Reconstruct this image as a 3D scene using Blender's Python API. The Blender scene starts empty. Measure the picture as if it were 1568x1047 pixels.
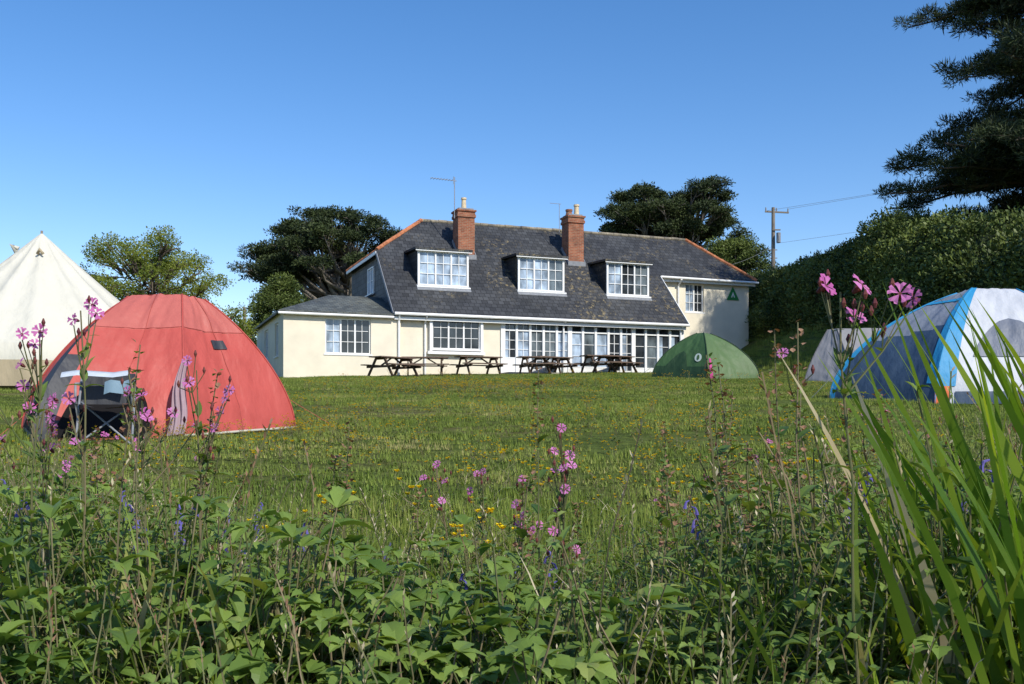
import bpy, math, random
import numpy as np
from mathutils import Vector, Matrix, Euler, noise
scene = bpy.context.scene
EYE = 0.76

def sm(a, b, x):
    t = max(0.0, min(1.0, (x-a)/(b-a)))
    return t*t*(3-2*t)

def gz(x, y):
    if y < -40: z = .063*-40
    elif y < 55: z = .063*y
    elif y < 75: z = 3.465 + .063*(y-55) - .0016*(y-55)**2
    else: z = 4.085 - .01*(min(y, 300)-75)
    z += .010*max(-14, min(0, x))*sm(25, 38, y)
    z += 2.3*sm(9.2, 14.5, x)*sm(20, 38, y)*(1-sm(70, 100, y))
    z += .16*sm(-6.5, -8.5, x)*sm(12, 18, y)*(1-sm(24, 34, y)) if x < -6.5 else 0
    z += .035*math.sin(x*.9+1)*math.sin(y*.7)+.012*math.sin(x*2.3)*math.cos(y*1.9+x)
    return z

# ---------------------------------------------------------------- materials
def newmat(name):
    m = bpy.data.materials.new(name); m.use_nodes = True
    nt = m.node_tree; nt.nodes.clear()
    out = nt.nodes.new('ShaderNodeOutputMaterial')
    return m, nt, out

def ramp(nt, fac, stops):
    r = nt.nodes.new('ShaderNodeValToRGB')
    el = r.color_ramp.elements
    el[0].position = stops[0][0]; el[0].color = (*stops[0][1], 1)
    el[1].position = stops[-1][0]; el[1].color = (*stops[-1][1], 1)
    for p, c in stops[1:-1]:
        e = el.new(p); e.color = (*c, 1)
    nt.links.new(fac, r.inputs[0])
    return r.outputs[0]

def noise_n(nt, scale, detail=4, rough=.55, coord='Object', sc=None):
    tc = nt.nodes.new('ShaderNodeTexCoord')
    n = nt.nodes.new('ShaderNodeTexNoise')
    n.inputs['Scale'].default_value = scale; n.inputs['Detail'].default_value = detail
    n.inputs['Roughness'].default_value = rough
    src = tc.outputs[coord]
    if sc:
        mp = nt.nodes.new('ShaderNodeMapping'); mp.inputs['Scale'].default_value = sc
        nt.links.new(src, mp.inputs[0]); src = mp.outputs[0]
    nt.links.new(src, n.inputs['Vector'])
    return n.outputs['Fac']

def mixc(nt, fac, a, b, mode='MIX'):
    m = nt.nodes.new('ShaderNodeMix'); m.data_type = 'RGBA'; m.blend_type = mode
    if isinstance(fac, float): m.inputs[0].default_value = fac
    else: nt.links.new(fac, m.inputs[0])
    for i, s in ((6, a), (7, b)):
        if isinstance(s, tuple): m.inputs[i].default_value = (*s, 1)
        else: nt.links.new(s, m.inputs[i])
    return m.outputs[2]

def pmat(name, c, rough=.7, var=.2, scale=3., bump=.0, bscale=20., spec=.3, metal=0., c2=None, coord='Object'):
    m, nt, out = newmat(name)
    b = nt.nodes.new('ShaderNodeBsdfPrincipled')
    lo = tuple(x*(1-var) for x in c); hi = c2 if c2 else tuple(min(1, x*(1+var)) for x in c)
    col = ramp(nt, noise_n(nt, scale, 5, .6, coord), [(.3, lo), (.7, hi)])
    nt.links.new(col, b.inputs['Base Color'])
    b.inputs['Roughness'].default_value = rough
    b.inputs['Specular IOR Level'].default_value = spec
    b.inputs['Metallic'].default_value = metal
    if bump:
        bp = nt.nodes.new('ShaderNodeBump'); bp.inputs['Strength'].default_value = bump
        bp.inputs['Distance'].default_value = .02
        nt.links.new(noise_n(nt, bscale, 5, .6, coord), bp.inputs['Height'])
        nt.links.new(bp.outputs[0], b.inputs['Normal'])
    nt.links.new(b.outputs[0], out.inputs[0])
    return m

def leafmat(name, c1, c2, trans=.3, rough=.5, wscale=.6, c3=None, spec=.2):
    m, nt, out = newmat(name)
    oi = nt.nodes.new('ShaderNodeObjectInfo')
    geo = nt.nodes.new('ShaderNodeNewGeometry')
    n = nt.nodes.new('ShaderNodeTexNoise'); n.inputs['Scale'].default_value = wscale; n.inputs['Detail'].default_value = 4
    nt.links.new(geo.outputs['Position'], n.inputs['Vector'])
    mt = nt.nodes.new('ShaderNodeMath'); mt.operation = 'MULTIPLY'; mt.inputs[1].default_value = .35
    nt.links.new(oi.outputs['Random'], mt.inputs[0])
    ad = nt.nodes.new('ShaderNodeMath'); ad.operation = 'MULTIPLY_ADD'; ad.inputs[1].default_value = 1.6
    nt.links.new(n.outputs['Fac'], ad.inputs[0]); nt.links.new(mt.outputs[0], ad.inputs[2])
    rp = nt.nodes.new('ShaderNodeMath'); rp.operation = 'MULTIPLY_ADD'; rp.inputs[1].default_value = .45
    nt.links.new(geo.outputs['Random Per Island'], rp.inputs[0]); nt.links.new(ad.outputs[0], rp.inputs[2])
    sb = nt.nodes.new('ShaderNodeMath'); sb.operation = 'SUBTRACT'; sb.inputs[1].default_value = .70
    nt.links.new(rp.outputs[0], sb.inputs[0])
    stops = [(.1, c1), (.75, c2)]
    if c3: stops.append((1., c3))
    col = ramp(nt, sb.outputs[0], stops)
    b = nt.nodes.new('ShaderNodeBsdfPrincipled')
    b.inputs['Roughness'].default_value = rough
    b.inputs['Specular IOR Level'].default_value = spec
    nt.links.new(col, b.inputs['Base Color'])
    if trans > 0:
        t = nt.nodes.new('ShaderNodeBsdfTranslucent')
        tcol = mixc(nt, 1.0, col, (1.7, 1.5, .6), 'MULTIPLY')
        nt.links.new(tcol, t.inputs[0])
        mx = nt.nodes.new('ShaderNodeMixShader'); mx.inputs[0].default_value = trans
        nt.links.new(b.outputs[0], mx.inputs[1]); nt.links.new(t.outputs[0], mx.inputs[2])
        nt.links.new(mx.outputs[0], out.inputs[0])
    else: nt.links.new(b.outputs[0], out.inputs[0])
    return m

# ---------------------------------------------------------------- mesh builder
class MB:
    def __init__(s): s.v = []; s.f = []; s.m = []; s.M = None
    def add(s, vs, fs, mi=0):
        o = len(s.v)
        if s.M is not None: vs = [tuple(s.M @ Vector(v)) for v in vs]
        s.v.extend([tuple(v) for v in vs])
        for f in fs:
            s.f.append(tuple(i+o for i in f)); s.m.append(mi)
    def box(s, x0, x1, y0, y1, z0, z1, mi=0):
        s.add([(x0,y0,z0),(x1,y0,z0),(x1,y1,z0),(x0,y1,z0),(x0,y0,z1),(x1,y0,z1),(x1,y1,z1),(x0,y1,z1)],
              [(0,3,2,1),(4,5,6,7),(0,1,5,4),(1,2,6,5),(2,3,7,6),(3,0,4,7)], mi)
    def bar(s, a, b, w, h, mi=0):
        a = Vector(a); b = Vector(b); d = (b-a); d.normalize()
        up = Vector((0,0,1)) if abs(d.z) < .95 else Vector((0,1,0))
        sx = d.cross(up).normalized(); sy = sx.cross(d).normalized()
        vs = []
        for p in (a, b):
            for i, j in ((-1,-1),(1,-1),(1,1),(-1,1)):
                vs.append(p+sx*i*w/2+sy*j*h/2)
        s.add(vs, [(0,1,2,3),(7,6,5,4),(0,4,5,1),(1,5,6,2),(2,6,7,3),(3,7,4,0)], mi)
    def tube(s, pts, rad, mi=0, n=6, cap=True):
        pts = [Vector(p) for p in pts]
        if not isinstance(rad, (list, tuple)): rad = [rad]*len(pts)
        vs = []; fs = []
        ref = Vector((.31, .95, .05)).normalized()
        for i, p in enumerate(pts):
            d = (pts[min(i+1, len(pts)-1)] - pts[max(i-1, 0)])
            if d.length < 1e-9: d = Vector((0,0,1))
            d.normalize()
            a = d.cross(ref)
            if a.length < .05: a = d.cross(Vector((1,0,0)))
            a.normalize(); b = d.cross(a)
            for k in range(n):
                an = 2*math.pi*k/n
                vs.append(p + (a*math.cos(an)+b*math.sin(an))*rad[i])
        for i in range(len(pts)-1):
            for k in range(n):
                fs.append((i*n+k, i*n+(k+1)%n, (i+1)*n+(k+1)%n, (i+1)*n+k))
        if cap:
            fs.append(tuple(range(n))[::-1]); fs.append(tuple(range((len(pts)-1)*n, len(pts)*n)))
        s.add(vs, fs, mi)
    def slab(s, poly, th, mi=0, mi2=None):
        n = len(poly); vs = [tuple(p) for p in poly] + [(p[0], p[1], p[2]-th) for p in poly]
        s.add(vs, [tuple(range(n))], mi)
        s.add(vs, [tuple(range(n, 2*n))[::-1]] + [(i, i+n, (i+1) % n+n, (i+1) % n) for i in range(n)], mi if mi2 is None else mi2)
    def mesh(s, name, mats, smooth=False):
        me = bpy.data.meshes.new(name); me.from_pydata(s.v, [], s.f)
        for m in mats: me.materials.append(m)
        me.polygons.foreach_set('material_index', s.m)
        if smooth: me.polygons.foreach_set('use_smooth', [True]*len(s.f))
        me.update(); return me
    def obj(s, name, mats, parent=None, smooth=False, loc=None):
        o = bpy.data.objects.new(name, s.mesh(name, mats, smooth))
        scene.collection.objects.link(o)
        if parent: o.parent = parent
        if loc: o.location = loc
        return o

def empty(name, loc=(0,0,0), rz=0):
    e = bpy.data.objects.new(name, None); e.location = loc; e.rotation_euler = (0,0,rz)
    e.empty_display_size = .3
    scene.collection.objects.link(e); return e

# ---------------------------------------------------------------- GN scatter
def scatter(name, pts, coll, parent=None):
    me = bpy.data.meshes.new(name)
    me.from_pydata([p[0] for p in pts], [], [])
    a = me.attributes.new('rot', 'FLOAT_VECTOR', 'POINT'); a.data.foreach_set('vector', np.array([p[1] for p in pts], dtype=np.float32).ravel())
    sc = np.array([(p[2],)*3 if not isinstance(p[2], tuple) else p[2] for p in pts], dtype=np.float32)
    a = me.attributes.new('scl', 'FLOAT_VECTOR', 'POINT'); a.data.foreach_set('vector', sc.ravel())
    a = me.attributes.new('idx', 'INT', 'POINT'); a.data.foreach_set('value', np.array([p[3] for p in pts], dtype=np.int32))
    o = bpy.data.objects.new(name, me); scene.collection.objects.link(o)
    ng = bpy.data.node_groups.new(name+'_gn', 'GeometryNodeTree')
    ng.interface.new_socket('Geometry', in_out='INPUT', socket_type='NodeSocketGeometry')
    ng.interface.new_socket('Geometry', in_out='OUTPUT', socket_type='NodeSocketGeometry')
    N = ng.nodes; L = ng.links
    gi = N.new('NodeGroupInput'); go = N.new('NodeGroupOutput')
    ci = N.new('GeometryNodeCollectionInfo'); ci.inputs['Collection'].default_value = coll
    ci.inputs['Separate Children'].default_value = True; ci.inputs['Reset Children'].default_value = True
    ip = N.new('GeometryNodeInstanceOnPoints'); ip.inputs['Pick Instance'].default_value = True
    def attr(n, t):
        x = N.new('GeometryNodeInputNamedAttribute'); x.data_type = t; x.inputs['Name'].default_value = n; return x.outputs[0]
    e2r = N.new('FunctionNodeEulerToRotation'); L.new(attr('rot', 'FLOAT_VECTOR'), e2r.inputs[0])
    L.new(gi.outputs[0], ip.inputs['Points']); L.new(ci.outputs[0], ip.inputs['Instance'])
    L.new(attr('idx', 'INT'), ip.inputs['Instance Index'])
    L.new(e2r.outputs[0], ip.inputs['Rotation']); L.new(attr('scl', 'FLOAT_VECTOR'), ip.inputs['Scale'])
    L.new(ip.outputs[0], go.inputs[0])
    md = o.modifiers.new('scatter', 'NODES'); md.node_group = ng
    if parent: o.parent = parent
    return o

def lib(name, meshes):
    c = bpy.data.collections.new(name)
    for i, me in enumerate(meshes):
        o = bpy.data.objects.new('%s_%02d' % (name, i), me); c.objects.link(o)
    return c

# ---------------------------------------------------------------- world / sun / camera
EL = math.radians(42)
sh = Vector((.62, -.785, 0)).normalized()
S = Vector((sh.x*math.cos(EL), sh.y*math.cos(EL), math.sin(EL)))
w = bpy.data.worlds.new("World"); scene.world = w; w.use_nodes = True
nt = w.node_tree; nt.nodes.clear()
wo = nt.nodes.new('ShaderNodeOutputWorld'); bg = nt.nodes.new('ShaderNodeBackground')
sky = nt.nodes.new('ShaderNodeTexSky'); sky.sky_type = 'NISHITA'; sky.sun_disc = False
sky.sun_elevation = EL; sky.sun_rotation = math.atan2(sh.x, sh.y)
sky.air_density = 1.0; sky.dust_density = .2; sky.ozone_density = 2.2; sky.altitude = 0
hs = nt.nodes.new('ShaderNodeHueSaturation'); hs.inputs['Saturation'].default_value = 1.30; hs.inputs['Value'].default_value = 1.24
nt.links.new(sky.outputs[0], hs.inputs['Color'])
bg.inputs[1].default_value = .14
nt.links.new(mixc(nt, 1.0, hs.outputs[0], (1.03, .94, 1.0), 'MULTIPLY'), bg.inputs[0]); nt.links.new(bg.outputs[0], wo.inputs[0])
sl = bpy.data.lights.new('sun', 'SUN'); sl.energy = 5.0; sl.angle = math.radians(.5); sl.color = (1, .95, .84)
so = bpy.data.objects.new('sun', sl); so.rotation_euler = S.to_track_quat('Z', 'Y').to_euler(); so.location = (20, -20, 30)
scene.collection.objects.link(so)
cd = bpy.data.cameras.new('camera'); cam = bpy.data.objects.new('camera', cd)
cd.sensor_width = 36; cd.lens = 36*1500/1568; cd.shift_y = 116.5/1568; cd.clip_end = 3000; cd.clip_start = .05
cam.location = (0, 0, EYE); cam.rotation_euler = (math.radians(90), 0, 0)
scene.collection.objects.link(cam); scene.camera = cam
scene.view_settings.view_transform = 'Standard'; scene.view_settings.look = 'None'; scene.view_settings.exposure = 0

# ---------------------------------------------------------------- ground
xs = np.concatenate([[-900,-500,-300,-200,-120,-80,-60], np.arange(-45,-12,1.5), np.arange(-12,18,.4), np.arange(18,45,1.5), [60,80,120,200,300,500,900]])
ys = np.concatenate([[-400,-200,-100,-60,-40,-20,-10,-5], np.arange(-2,14,.3), np.arange(14,80,.8), [90,110,140,180,250,300,400,600,1000,1500]])
g = MB(); nx = len(xs)
for y in ys:
    for x in xs: g.v.append((float(x), float(y), gz(float(x), float(y))))
for j in range(len(ys)-1):
    for i in range(nx-1):
        g.f.append((j*nx+i, j*nx+i+1, (j+1)*nx+i+1, (j+1)*nx+i)); g.m.append(0)
m, nt, out = newmat('ground_turf')
b = nt.nodes.new('ShaderNodeBsdfPrincipled'); b.inputs['Roughness'].default_value = .95; b.inputs['Specular IOR Level'].default_value = .1
c1 = ramp(nt, noise_n(nt, .5, 8, .65), [(.3, (.07,.11,.02)), (.5, (.12,.155,.032)), (.68, (.20,.175,.07))])
c2 = ramp(nt, noise_n(nt, 9, 6, .7), [(.35, (.45,.45,.4)), (.65, (1,1,1))])
nt.links.new(mixc(nt, 1.0, c1, c2, 'MULTIPLY'), b.inputs['Base Color'])
bp = nt.nodes.new('ShaderNodeBump'); bp.inputs['Strength'].default_value = .7; bp.inputs['Distance'].default_value = .05
nt.links.new(noise_n(nt, 25, 6, .7), bp.inputs['Height']); nt.links.new(bp.outputs[0], b.inputs['Normal'])
nt.links.new(b.outputs[0], out.inputs[0])
g.obj('ground', [m], smooth=True)

# ---------------------------------------------------------------- house
ROT = math.atan2(.358, .934)
house = empty('hostel_house', (-4.76, 41, EYE), ROT)
def h2w(u, v):
    return (-4.76+.934*u-.358*v, 41+.358*u+.934*v)

wallm = pmat('cream_render', (.76,.69,.55), .85, .07, 1.3, .25, 30, .1)
whitem = pmat('white_paint', (.80,.80,.79), .45, .04, 6)
leadm = pmat('lead', (.22,.23,.25), .6, .2, 8)
potm = pmat('clay_pot', (.62,.50,.33), .8, .2, 9)
terram = pmat('terracotta_ridge', (.40,.15,.07), .85, .4, 5, .4, 20)
lichm = pmat('lichen_ridge', (.16,.15,.14), .9, .5, 2.5, .4, 20, c2=(.36,.31,.22))
def slate(name, c, sx, sy, lich=.12):
    m, nt, out = newmat(name)
    tc = nt.nodes.new('ShaderNodeTexCoord'); sp = nt.nodes.new('ShaderNodeSeparateXYZ'); nt.links.new(tc.outputs['Object'], sp.inputs[0])
    ad = nt.nodes.new('ShaderNodeMath'); ad.operation = 'ADD'
    nt.links.new(sp.outputs['X'], ad.inputs[0])
    mm = nt.nodes.new('ShaderNodeMath'); mm.operation = 'MULTIPLY'; mm.inputs[1].default_value = sx
    nt.links.new(sp.outputs['Y'], mm.inputs[0]); nt.links.new(mm.outputs[0], ad.inputs[1])
    cb = nt.nodes.new('ShaderNodeCombineXYZ'); nt.links.new(ad.outputs[0], cb.inputs[0])
    mz = nt.nodes.new('ShaderNodeMath'); mz.operation = 'MULTIPLY'; mz.inputs[1].default_value = sy
    nt.links.new(sp.outputs['Z'], mz.inputs[0]); nt.links.new(mz.outputs[0], cb.inputs[1])
    br = nt.nodes.new('ShaderNodeTexBrick'); br.inputs['Scale'].default_value = 1
    br.inputs['Brick Width'].default_value = .26; br.inputs['Row Height'].default_value = .24; br.inputs['Mortar Size'].default_value = .012
    br.inputs['Bias'].default_value = 0.
    br.inputs['Color1'].default_value = (*[x*.7 for x in c], 1); br.inputs['Color2'].default_value = (*[x*1.35 for x in c], 1)
    br.inputs['Mortar'].default_value = (*[x*.35 for x in c], 1)
    nt.links.new(cb.outputs[0], br.inputs['Vector'])
    big = ramp(nt, noise_n(nt, .45, 5, .6), [(.35, (.7,.7,.72)), (.65, (1.25,1.22,1.15))])
    col = mixc(nt, 1.0, br.outputs[0], big, 'MULTIPLY')
    lf = ramp(nt, noise_n(nt, 5, 7, .75), [(.54, (0,0,0)), (.64, (lich*3,)*3)])
    lsel = ramp(nt, noise_n(nt, .35, 3), [(.44, (0,0,0)), (.58, (1,1,1))])
    lm = mixc(nt, 1.0, lf, lsel, 'MULTIPLY')
    col = mixc(nt, lm, col, (.28,.22,.11))
    b = nt.nodes.new('ShaderNodeBsdfPrincipled'); b.inputs['Roughness'].default_value = .6; b.inputs['Specular IOR Level'].default_value = .25
    nt.links.new(col, b.inputs['Base Color'])
    bp = nt.nodes.new('ShaderNodeBump'); bp.inputs['Strength'].default_value = .5; bp.inputs['Distance'].default_value = .02
    nt.links.new(br.outputs['Fac'], bp.inputs['Height']); bp.invert = True
    nt.links.new(bp.outputs[0], b.inputs['Normal'])
    nt.links.new(b.outputs[0], out.inputs[0]); return m
slatem = slate('slate_roof', (.044,.047,.053), 0, 1.39, .3)
slateh = slate('slate_hung', (.07,.075,.085), 1, 1, 0)
wingm = slate('wing_roof_slate', (.10,.11,.105), 0, 4.2, .2)
def brickmat():
    m, nt, out = newmat('red_brick')
    tc = nt.nodes.new('ShaderNodeTexCoord'); sp = nt.nodes.new('ShaderNodeSeparateXYZ'); nt.links.new(tc.outputs['Object'], sp.inputs[0])
    ad = nt.nodes.new('ShaderNodeMath'); ad.operation = 'ADD'; nt.links.new(sp.outputs[0], ad.inputs[0]); nt.links.new(sp.outputs[1], ad.inputs[1])
    cb = nt.nodes.new('ShaderNodeCombineXYZ'); nt.links.new(ad.outputs[0], cb.inputs[0]); nt.links.new(sp.outputs[2], cb.inputs[1])
    br = nt.nodes.new('ShaderNodeTexBrick'); br.inputs['Scale'].default_value = 1
    br.inputs['Brick Width'].default_value = .225; br.inputs['Row Height'].default_value = .075; br.inputs['Mortar Size'].default_value = .008
    br.inputs['Color1'].default_value = (.24,.07,.035,1); br.inputs['Color2'].default_value = (.34,.12,.06,1); br.inputs['Mortar'].default_value = (.28,.22,.16,1)
    nt.links.new(cb.outputs[0], br.inputs['Vector'])
    col = mixc(nt, 1.0, br.outputs[0], ramp(nt, noise_n(nt, 3, 5), [(.3, (.6,.6,.6)), (.7, (1.2,1.15,1.1))]), 'MULTIPLY')
    b = nt.nodes.new('ShaderNodeBsdfPrincipled'); b.inputs['Roughness'].default_value = .9
    nt.links.new(col, b.inputs['Base Color']); nt.links.new(b.outputs[0], out.inputs[0]); return m
brickm = brickmat()
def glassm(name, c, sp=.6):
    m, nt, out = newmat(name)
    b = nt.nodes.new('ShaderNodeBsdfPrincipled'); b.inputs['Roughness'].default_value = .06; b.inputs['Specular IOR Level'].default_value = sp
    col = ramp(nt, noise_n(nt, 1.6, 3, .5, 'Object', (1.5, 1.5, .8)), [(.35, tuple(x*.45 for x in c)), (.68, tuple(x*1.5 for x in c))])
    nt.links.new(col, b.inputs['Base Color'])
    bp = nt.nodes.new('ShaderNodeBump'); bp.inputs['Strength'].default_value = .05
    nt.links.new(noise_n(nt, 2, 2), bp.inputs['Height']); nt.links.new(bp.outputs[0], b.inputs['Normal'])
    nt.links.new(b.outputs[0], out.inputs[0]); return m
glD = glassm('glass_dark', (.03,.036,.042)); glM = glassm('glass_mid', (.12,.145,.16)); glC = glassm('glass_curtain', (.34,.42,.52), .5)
HM = [wallm, whitem, glD, glM, glC, leadm]

def wall(mb, u0, u1, z0, z1, v, openings, mi=0, rev=.16):
    us = sorted(set([u0, u1]+[o[0] for o in openings]+[o[1] for o in openings]))
    zs = sorted(set([z0, z1]+[o[2] for o in openings]+[o[3] for o in openings]))
    for i in range(len(us)-1):
        for j in range(len(zs)-1):
            cu = (us[i]+us[i+1])/2; cz = (zs[j]+zs[j+1])/2
            if any(o[0] < cu < o[1] and o[2] < cz < o[3] for o in openings): continue
            mb.add([(us[i], v, zs[j]), (us[i+1], v, zs[j]), (us[i+1], v, zs[j+1]), (us[i], v, zs[j+1])], [(0,1,2,3)], mi)
    for a, b_, c, d in openings:
        w_ = v+rev
        mb.add([(a,v,c),(b_,v,c),(b_,w_,c),(a,w_,c)], [(0,1,2,3)], mi)
        mb.add([(a,v,d),(b_,v,d),(b_,w_,d),(a,w_,d)], [(3,2,1,0)], mi)
        mb.add([(a,v,c),(a,w_,c),(a,w_,d),(a,v,d)], [(0,1,2,3)], mi)
        mb.add([(b_,v,c),(b_,w_,c),(b_,w_,d),(b_,v,d)], [(3,2,1,0)], mi)

def window(mb, u0, u1, z0, z1, v, ncase, cols, rows, gl=(2,), sill=True, fr=.055, mt=.022):
    d = v+.07
    mb.box(u0, u1, v, d, z1-fr, z1, 1); mb.box(u0, u1, v, d, z0, z0+fr, 1)
    mb.box(u0, u0+fr, v, d, z0+fr, z1-fr, 1); mb.box(u1-fr, u1, v, d, z0+fr, z1-fr, 1)
    W = (u1-u0-2*fr)/ncase
    for c in range(ncase):
        a = u0+fr+c*W; b_ = a+W
        if c: mb.box(a-.035, a+.035, v-.004, d-.003, z0+fr, z1-fr, 1)
        gi = gl[c % len(gl)]
        mb.add([(a, v+.055, z0+fr), (b_, v+.055, z0+fr), (b_, v+.055, z1-fr), (a, v+.055, z1-fr)], [(0,1,2,3)], gi)
        for k in range(1, cols):
            x = a+W*k/cols; mb.box(x-mt/2, x+mt/2, v+.02, v+.052, z0+fr, z1-fr, 1)
        for k in range(1, rows):
            z = z0+fr+(z1-z0-2*fr)*k/rows; mb.box(a+.036, b_-.036, v+.018, v+.05, z-mt/2, z+mt/2, 1)
    if sill: mb.box(u0-.06, u1+.06, v-.11, v+.01, z0-.06, z0-.002, 1)

wl = MB(); GL = .7
WO = (-3.04, -1.15, 2.64, 4.10)
wall(wl, -4.72, .12, GL, 4.32, .06, [WO])
BO = (1.50, 3.66, 2.94, 4.36)
wall(wl, .12, 4.74, GL, 4.62, .22, [BO])
wl.add([(.12,.06,GL),(.12,.22,GL),(.12,.22,4.32),(.12,.06,4.32)], [(0,1,2,3)], 0)
SM = Matrix.Translation(Vector((-4.72, .06, 0))) @ Matrix.Rotation(math.radians(-90), 4, 'Z')
wl.M = SM
SO = [(-2.6,-1.5,2.6,4.0),(-6.2,-4.9,2.6,4.0)]
wall(wl, -9.2, 0, GL, 4.32, 0, SO)
wl.M = None
UO = (15.56, 16.63, 5.35, 6.77)
wall(wl, 13.7, 19.3, GL, 7.2, 2.9, [UO])
wl.add([(13.7,.25,GL),(13.7,2.9,GL),(13.7,2.9,7.2),(13.7,.25,4.65)], [(0,1,2,3)], 0)
wl.add([(19.3,2.9,GL),(19.3,9.5,GL),(19.3,9.5,7.2),(19.3,2.9,7.2)], [(0,1,2,3)], 0)
wl.add([(19.3,9.5,GL),(-.0,9.5,GL),(-.0,9.5,7.4),(19.3,9.5,7.15)], [(0,1,2,3)], 0)
wl.obj('walls', HM, house)
gb = MB()
gb.add([(0,.3,GL),(0,9.5,GL),(0,9.5,7.45),(0,3.15,7.45),(0,.3,4.70)], [(4,3,2,1,0)], 0)
gb.obj('slate_hung_gable', [slateh], house)

wn = MB()
window(wn, *WO, .14, 3, 2, 3, (4,2,2)); window(wn, *BO, .12, 3, 2, 3, (2,2,2))
window(wn, *UO, 3.0, 2, 2, 3, (4,2))
wn.M = SM
for o in SO: window(wn, *o, .06, 2, 1, 2, (3,))
wn.M = Matrix.Rotation(math.radians(-90), 4, 'Z')
window(wn, -5.6, -4.4, 5.75, 7.0, -.07, 2, 1, 2, (4,))
wn.M = None
wn.box(1.38, 1.497, .02, .2, 2.85, 4.45, 1); wn.box(3.663, 3.78, .02, .2, 2.85, 4.45, 1); wn.box(1.30, 3.86, .0, .2, 2.72, 2.847, 1)
wn.box(1.38, 3.78, .02, .2, 4.452, 4.55, 1)
ca, cb_ = 4.74, 13.72; zt = 4.42; zb = 1.2
wn.box(ca, cb_, .16, .3, zt, 4.60, 1)
posts = np.linspace(ca, cb_, 15)
for i, p in enumerate(posts):
    wd = .10 if i in (0, 5, 10, 14) else .055
    wn.box(p-wd, p+wd, .14, .30, zb, zt, 1)
Rg = random.Random(3)
for i in range(14):
    a = posts[i]+.05; b2 = posts[i+1]-.05
    door = i in (2, 3, 8, 9)
    gy = .235
    zlow = 2.12 if door else (2.62 if i in (0, 1, 4) else 2.28)
    wn.box(a, b2, .19, .27, zb, zlow, 1)
    g1 = Rg.choice([2, 2, 3, 3, 4]); g2 = Rg.choice([2, 3, 3])
    if i in (9, 10): g1 = 2; g2 = 2
    wn.add([(a, gy, zlow), (b2, gy, zlow), (b2, gy, 3.86), (a, gy, 3.86)], [(0,1,2,3)], g1)
    wn.add([(a, gy, 3.86), (b2, gy, 3.86), (b2, gy, zt), (a, gy, zt)], [(0,1,2,3)], g2)
    wn.box(a, b2, .17, .232, 3.83, 3.90, 1)
    wn.box(a, b2, .18, .231, zlow, zlow+.05, 1)
    mid = (a+b2)/2
    if door or i in (0, 1, 4): wn.box(mid-.013, mid+.013, .20, .23, zlow+.05, zt, 1)
    for k in range(1, 4 if door else 3):
        z = zlow+(3.83-zlow)*k/(4 if door else 3)
        wn.box(a, b2, .205, .229, z-.012, z+.012, 1)
    if i in (0, 5, 9, 13, 12):
        wn.box(a+.04, a+.04+(b2-a)*.35, .2325, .2345, zlow+.06, 3.8, 4)
wn.obj('windows_and_doors', HM, house)

rf = MB()
def zp(v): return 4.54+.97*v
A=(-.2,-.15,zp(-.15)); B=(13.86,-.15,zp(-.15)); C=(13.86,2.6,zp(2.6)); D=(19.6,2.6,zp(2.6)); G=(-.2,3.1,zp(3.1))
E = (16.8, 5, zp(5)); F = (2.4, 5, zp(5))
H_=(-.2,9.7,7.5); D2=(19.6,9.7,zp(2.6))
rf.slab([A,B,C,D,E,F,G], .13)
rf.slab([G,F,H_], .13)
rf.slab([F,E,D2,H_], .13); rf.slab([E,D,D2], .13)
rf.obj('slate_roof', [slatem], house)
wr = MB()
wr.slab([(-4.92,-.12,4.34),(.0,-.12,4.34),(.0,3.2,5.42),(-2.3,3.2,5.42)], .08)
wr.slab([(-4.92,-.12,4.34),(-2.3,3.2,5.42),(-2.3,6.2,5.42),(-4.92,9.4,4.34)], .08)
wr.slab([(-2.3,3.2,5.42),(0,3.2,5.42),(0,6.2,5.42),(-2.3,6.2,5.42)], .08)
wr.slab([(-2.3,6.2,5.42),(0,6.2,5.42),(0,9.4,4.34),(-4.92,9.4,4.34)], .08)
wr.obj('wing_roof', [wingm], house)
tr = MB()
def ridge(a, b_, mi, r=.11):
    a = Vector(a); b_ = Vector(b_); n = max(1, int((b_-a).length/.42)); d = (b_-a)/n
    for i in range(n):
        p = a+d*i; jz = Vector((0,0,Rg.uniform(-.012,.012)))
        tr.tube([p+jz, p+d*.97+jz], [r, r*.93], mi, 8)
ridge(F, E, 1, .09); ridge(F, G, 0, .1); ridge(E, D, 0, .1); ridge(F, H_, 0, .1)
tr.box(-.18, 13.8, -.08, -.03, 4.12, 4.30, 2)
tr.tube([(-.2,-.20,4.36),(13.9,-.20,4.33)], .065, 2, 8)
tr.box(-4.86, .0, -.06, -.02, 4.16, 4.27, 2)
tr.tube([(-4.95,-.15,4.22),(-.22,-.15,4.20)], .05, 2, 8)
tr.box(13.9, 19.55, 2.66, 2.70, 6.78, 6.92, 2)
tr.tube([(13.95,2.54,6.98),(19.65,2.54,6.95)], .06, 2, 8)
tr.tube([(.02,-.15,4.3),(.02,-.02,4.05),(.02,-.02,GL)], .045, 2, 8)
tr.tube([(1.2,-.18,4.3),(1.2,.12,4.0),(1.2,.12,GL)], .045, 2, 8)
tr.tube([(7.6,-.18,4.3),(7.6,.08,4.1),(7.6,.08,GL)], .04, 2, 8)
tr.tube([(15.1,2.5,6.9),(15.1,2.82,6.6),(15.1,2.82,GL)], .045, 2, 8)
tr.tube([(13.6,-.18,4.3),(13.6,.08,4.1),(13.6,.08,GL)], .04, 2, 8)
tr.bar((13.93,-.1,zp(-.1)-.1),(13.93,2.6,zp(2.6)-.1), .03, .16, 2)
tr.bar((-.24,-.1,zp(-.1)-.1),(-.24,3.05,zp(3.05)-.1), .03, .15, 3)
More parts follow.
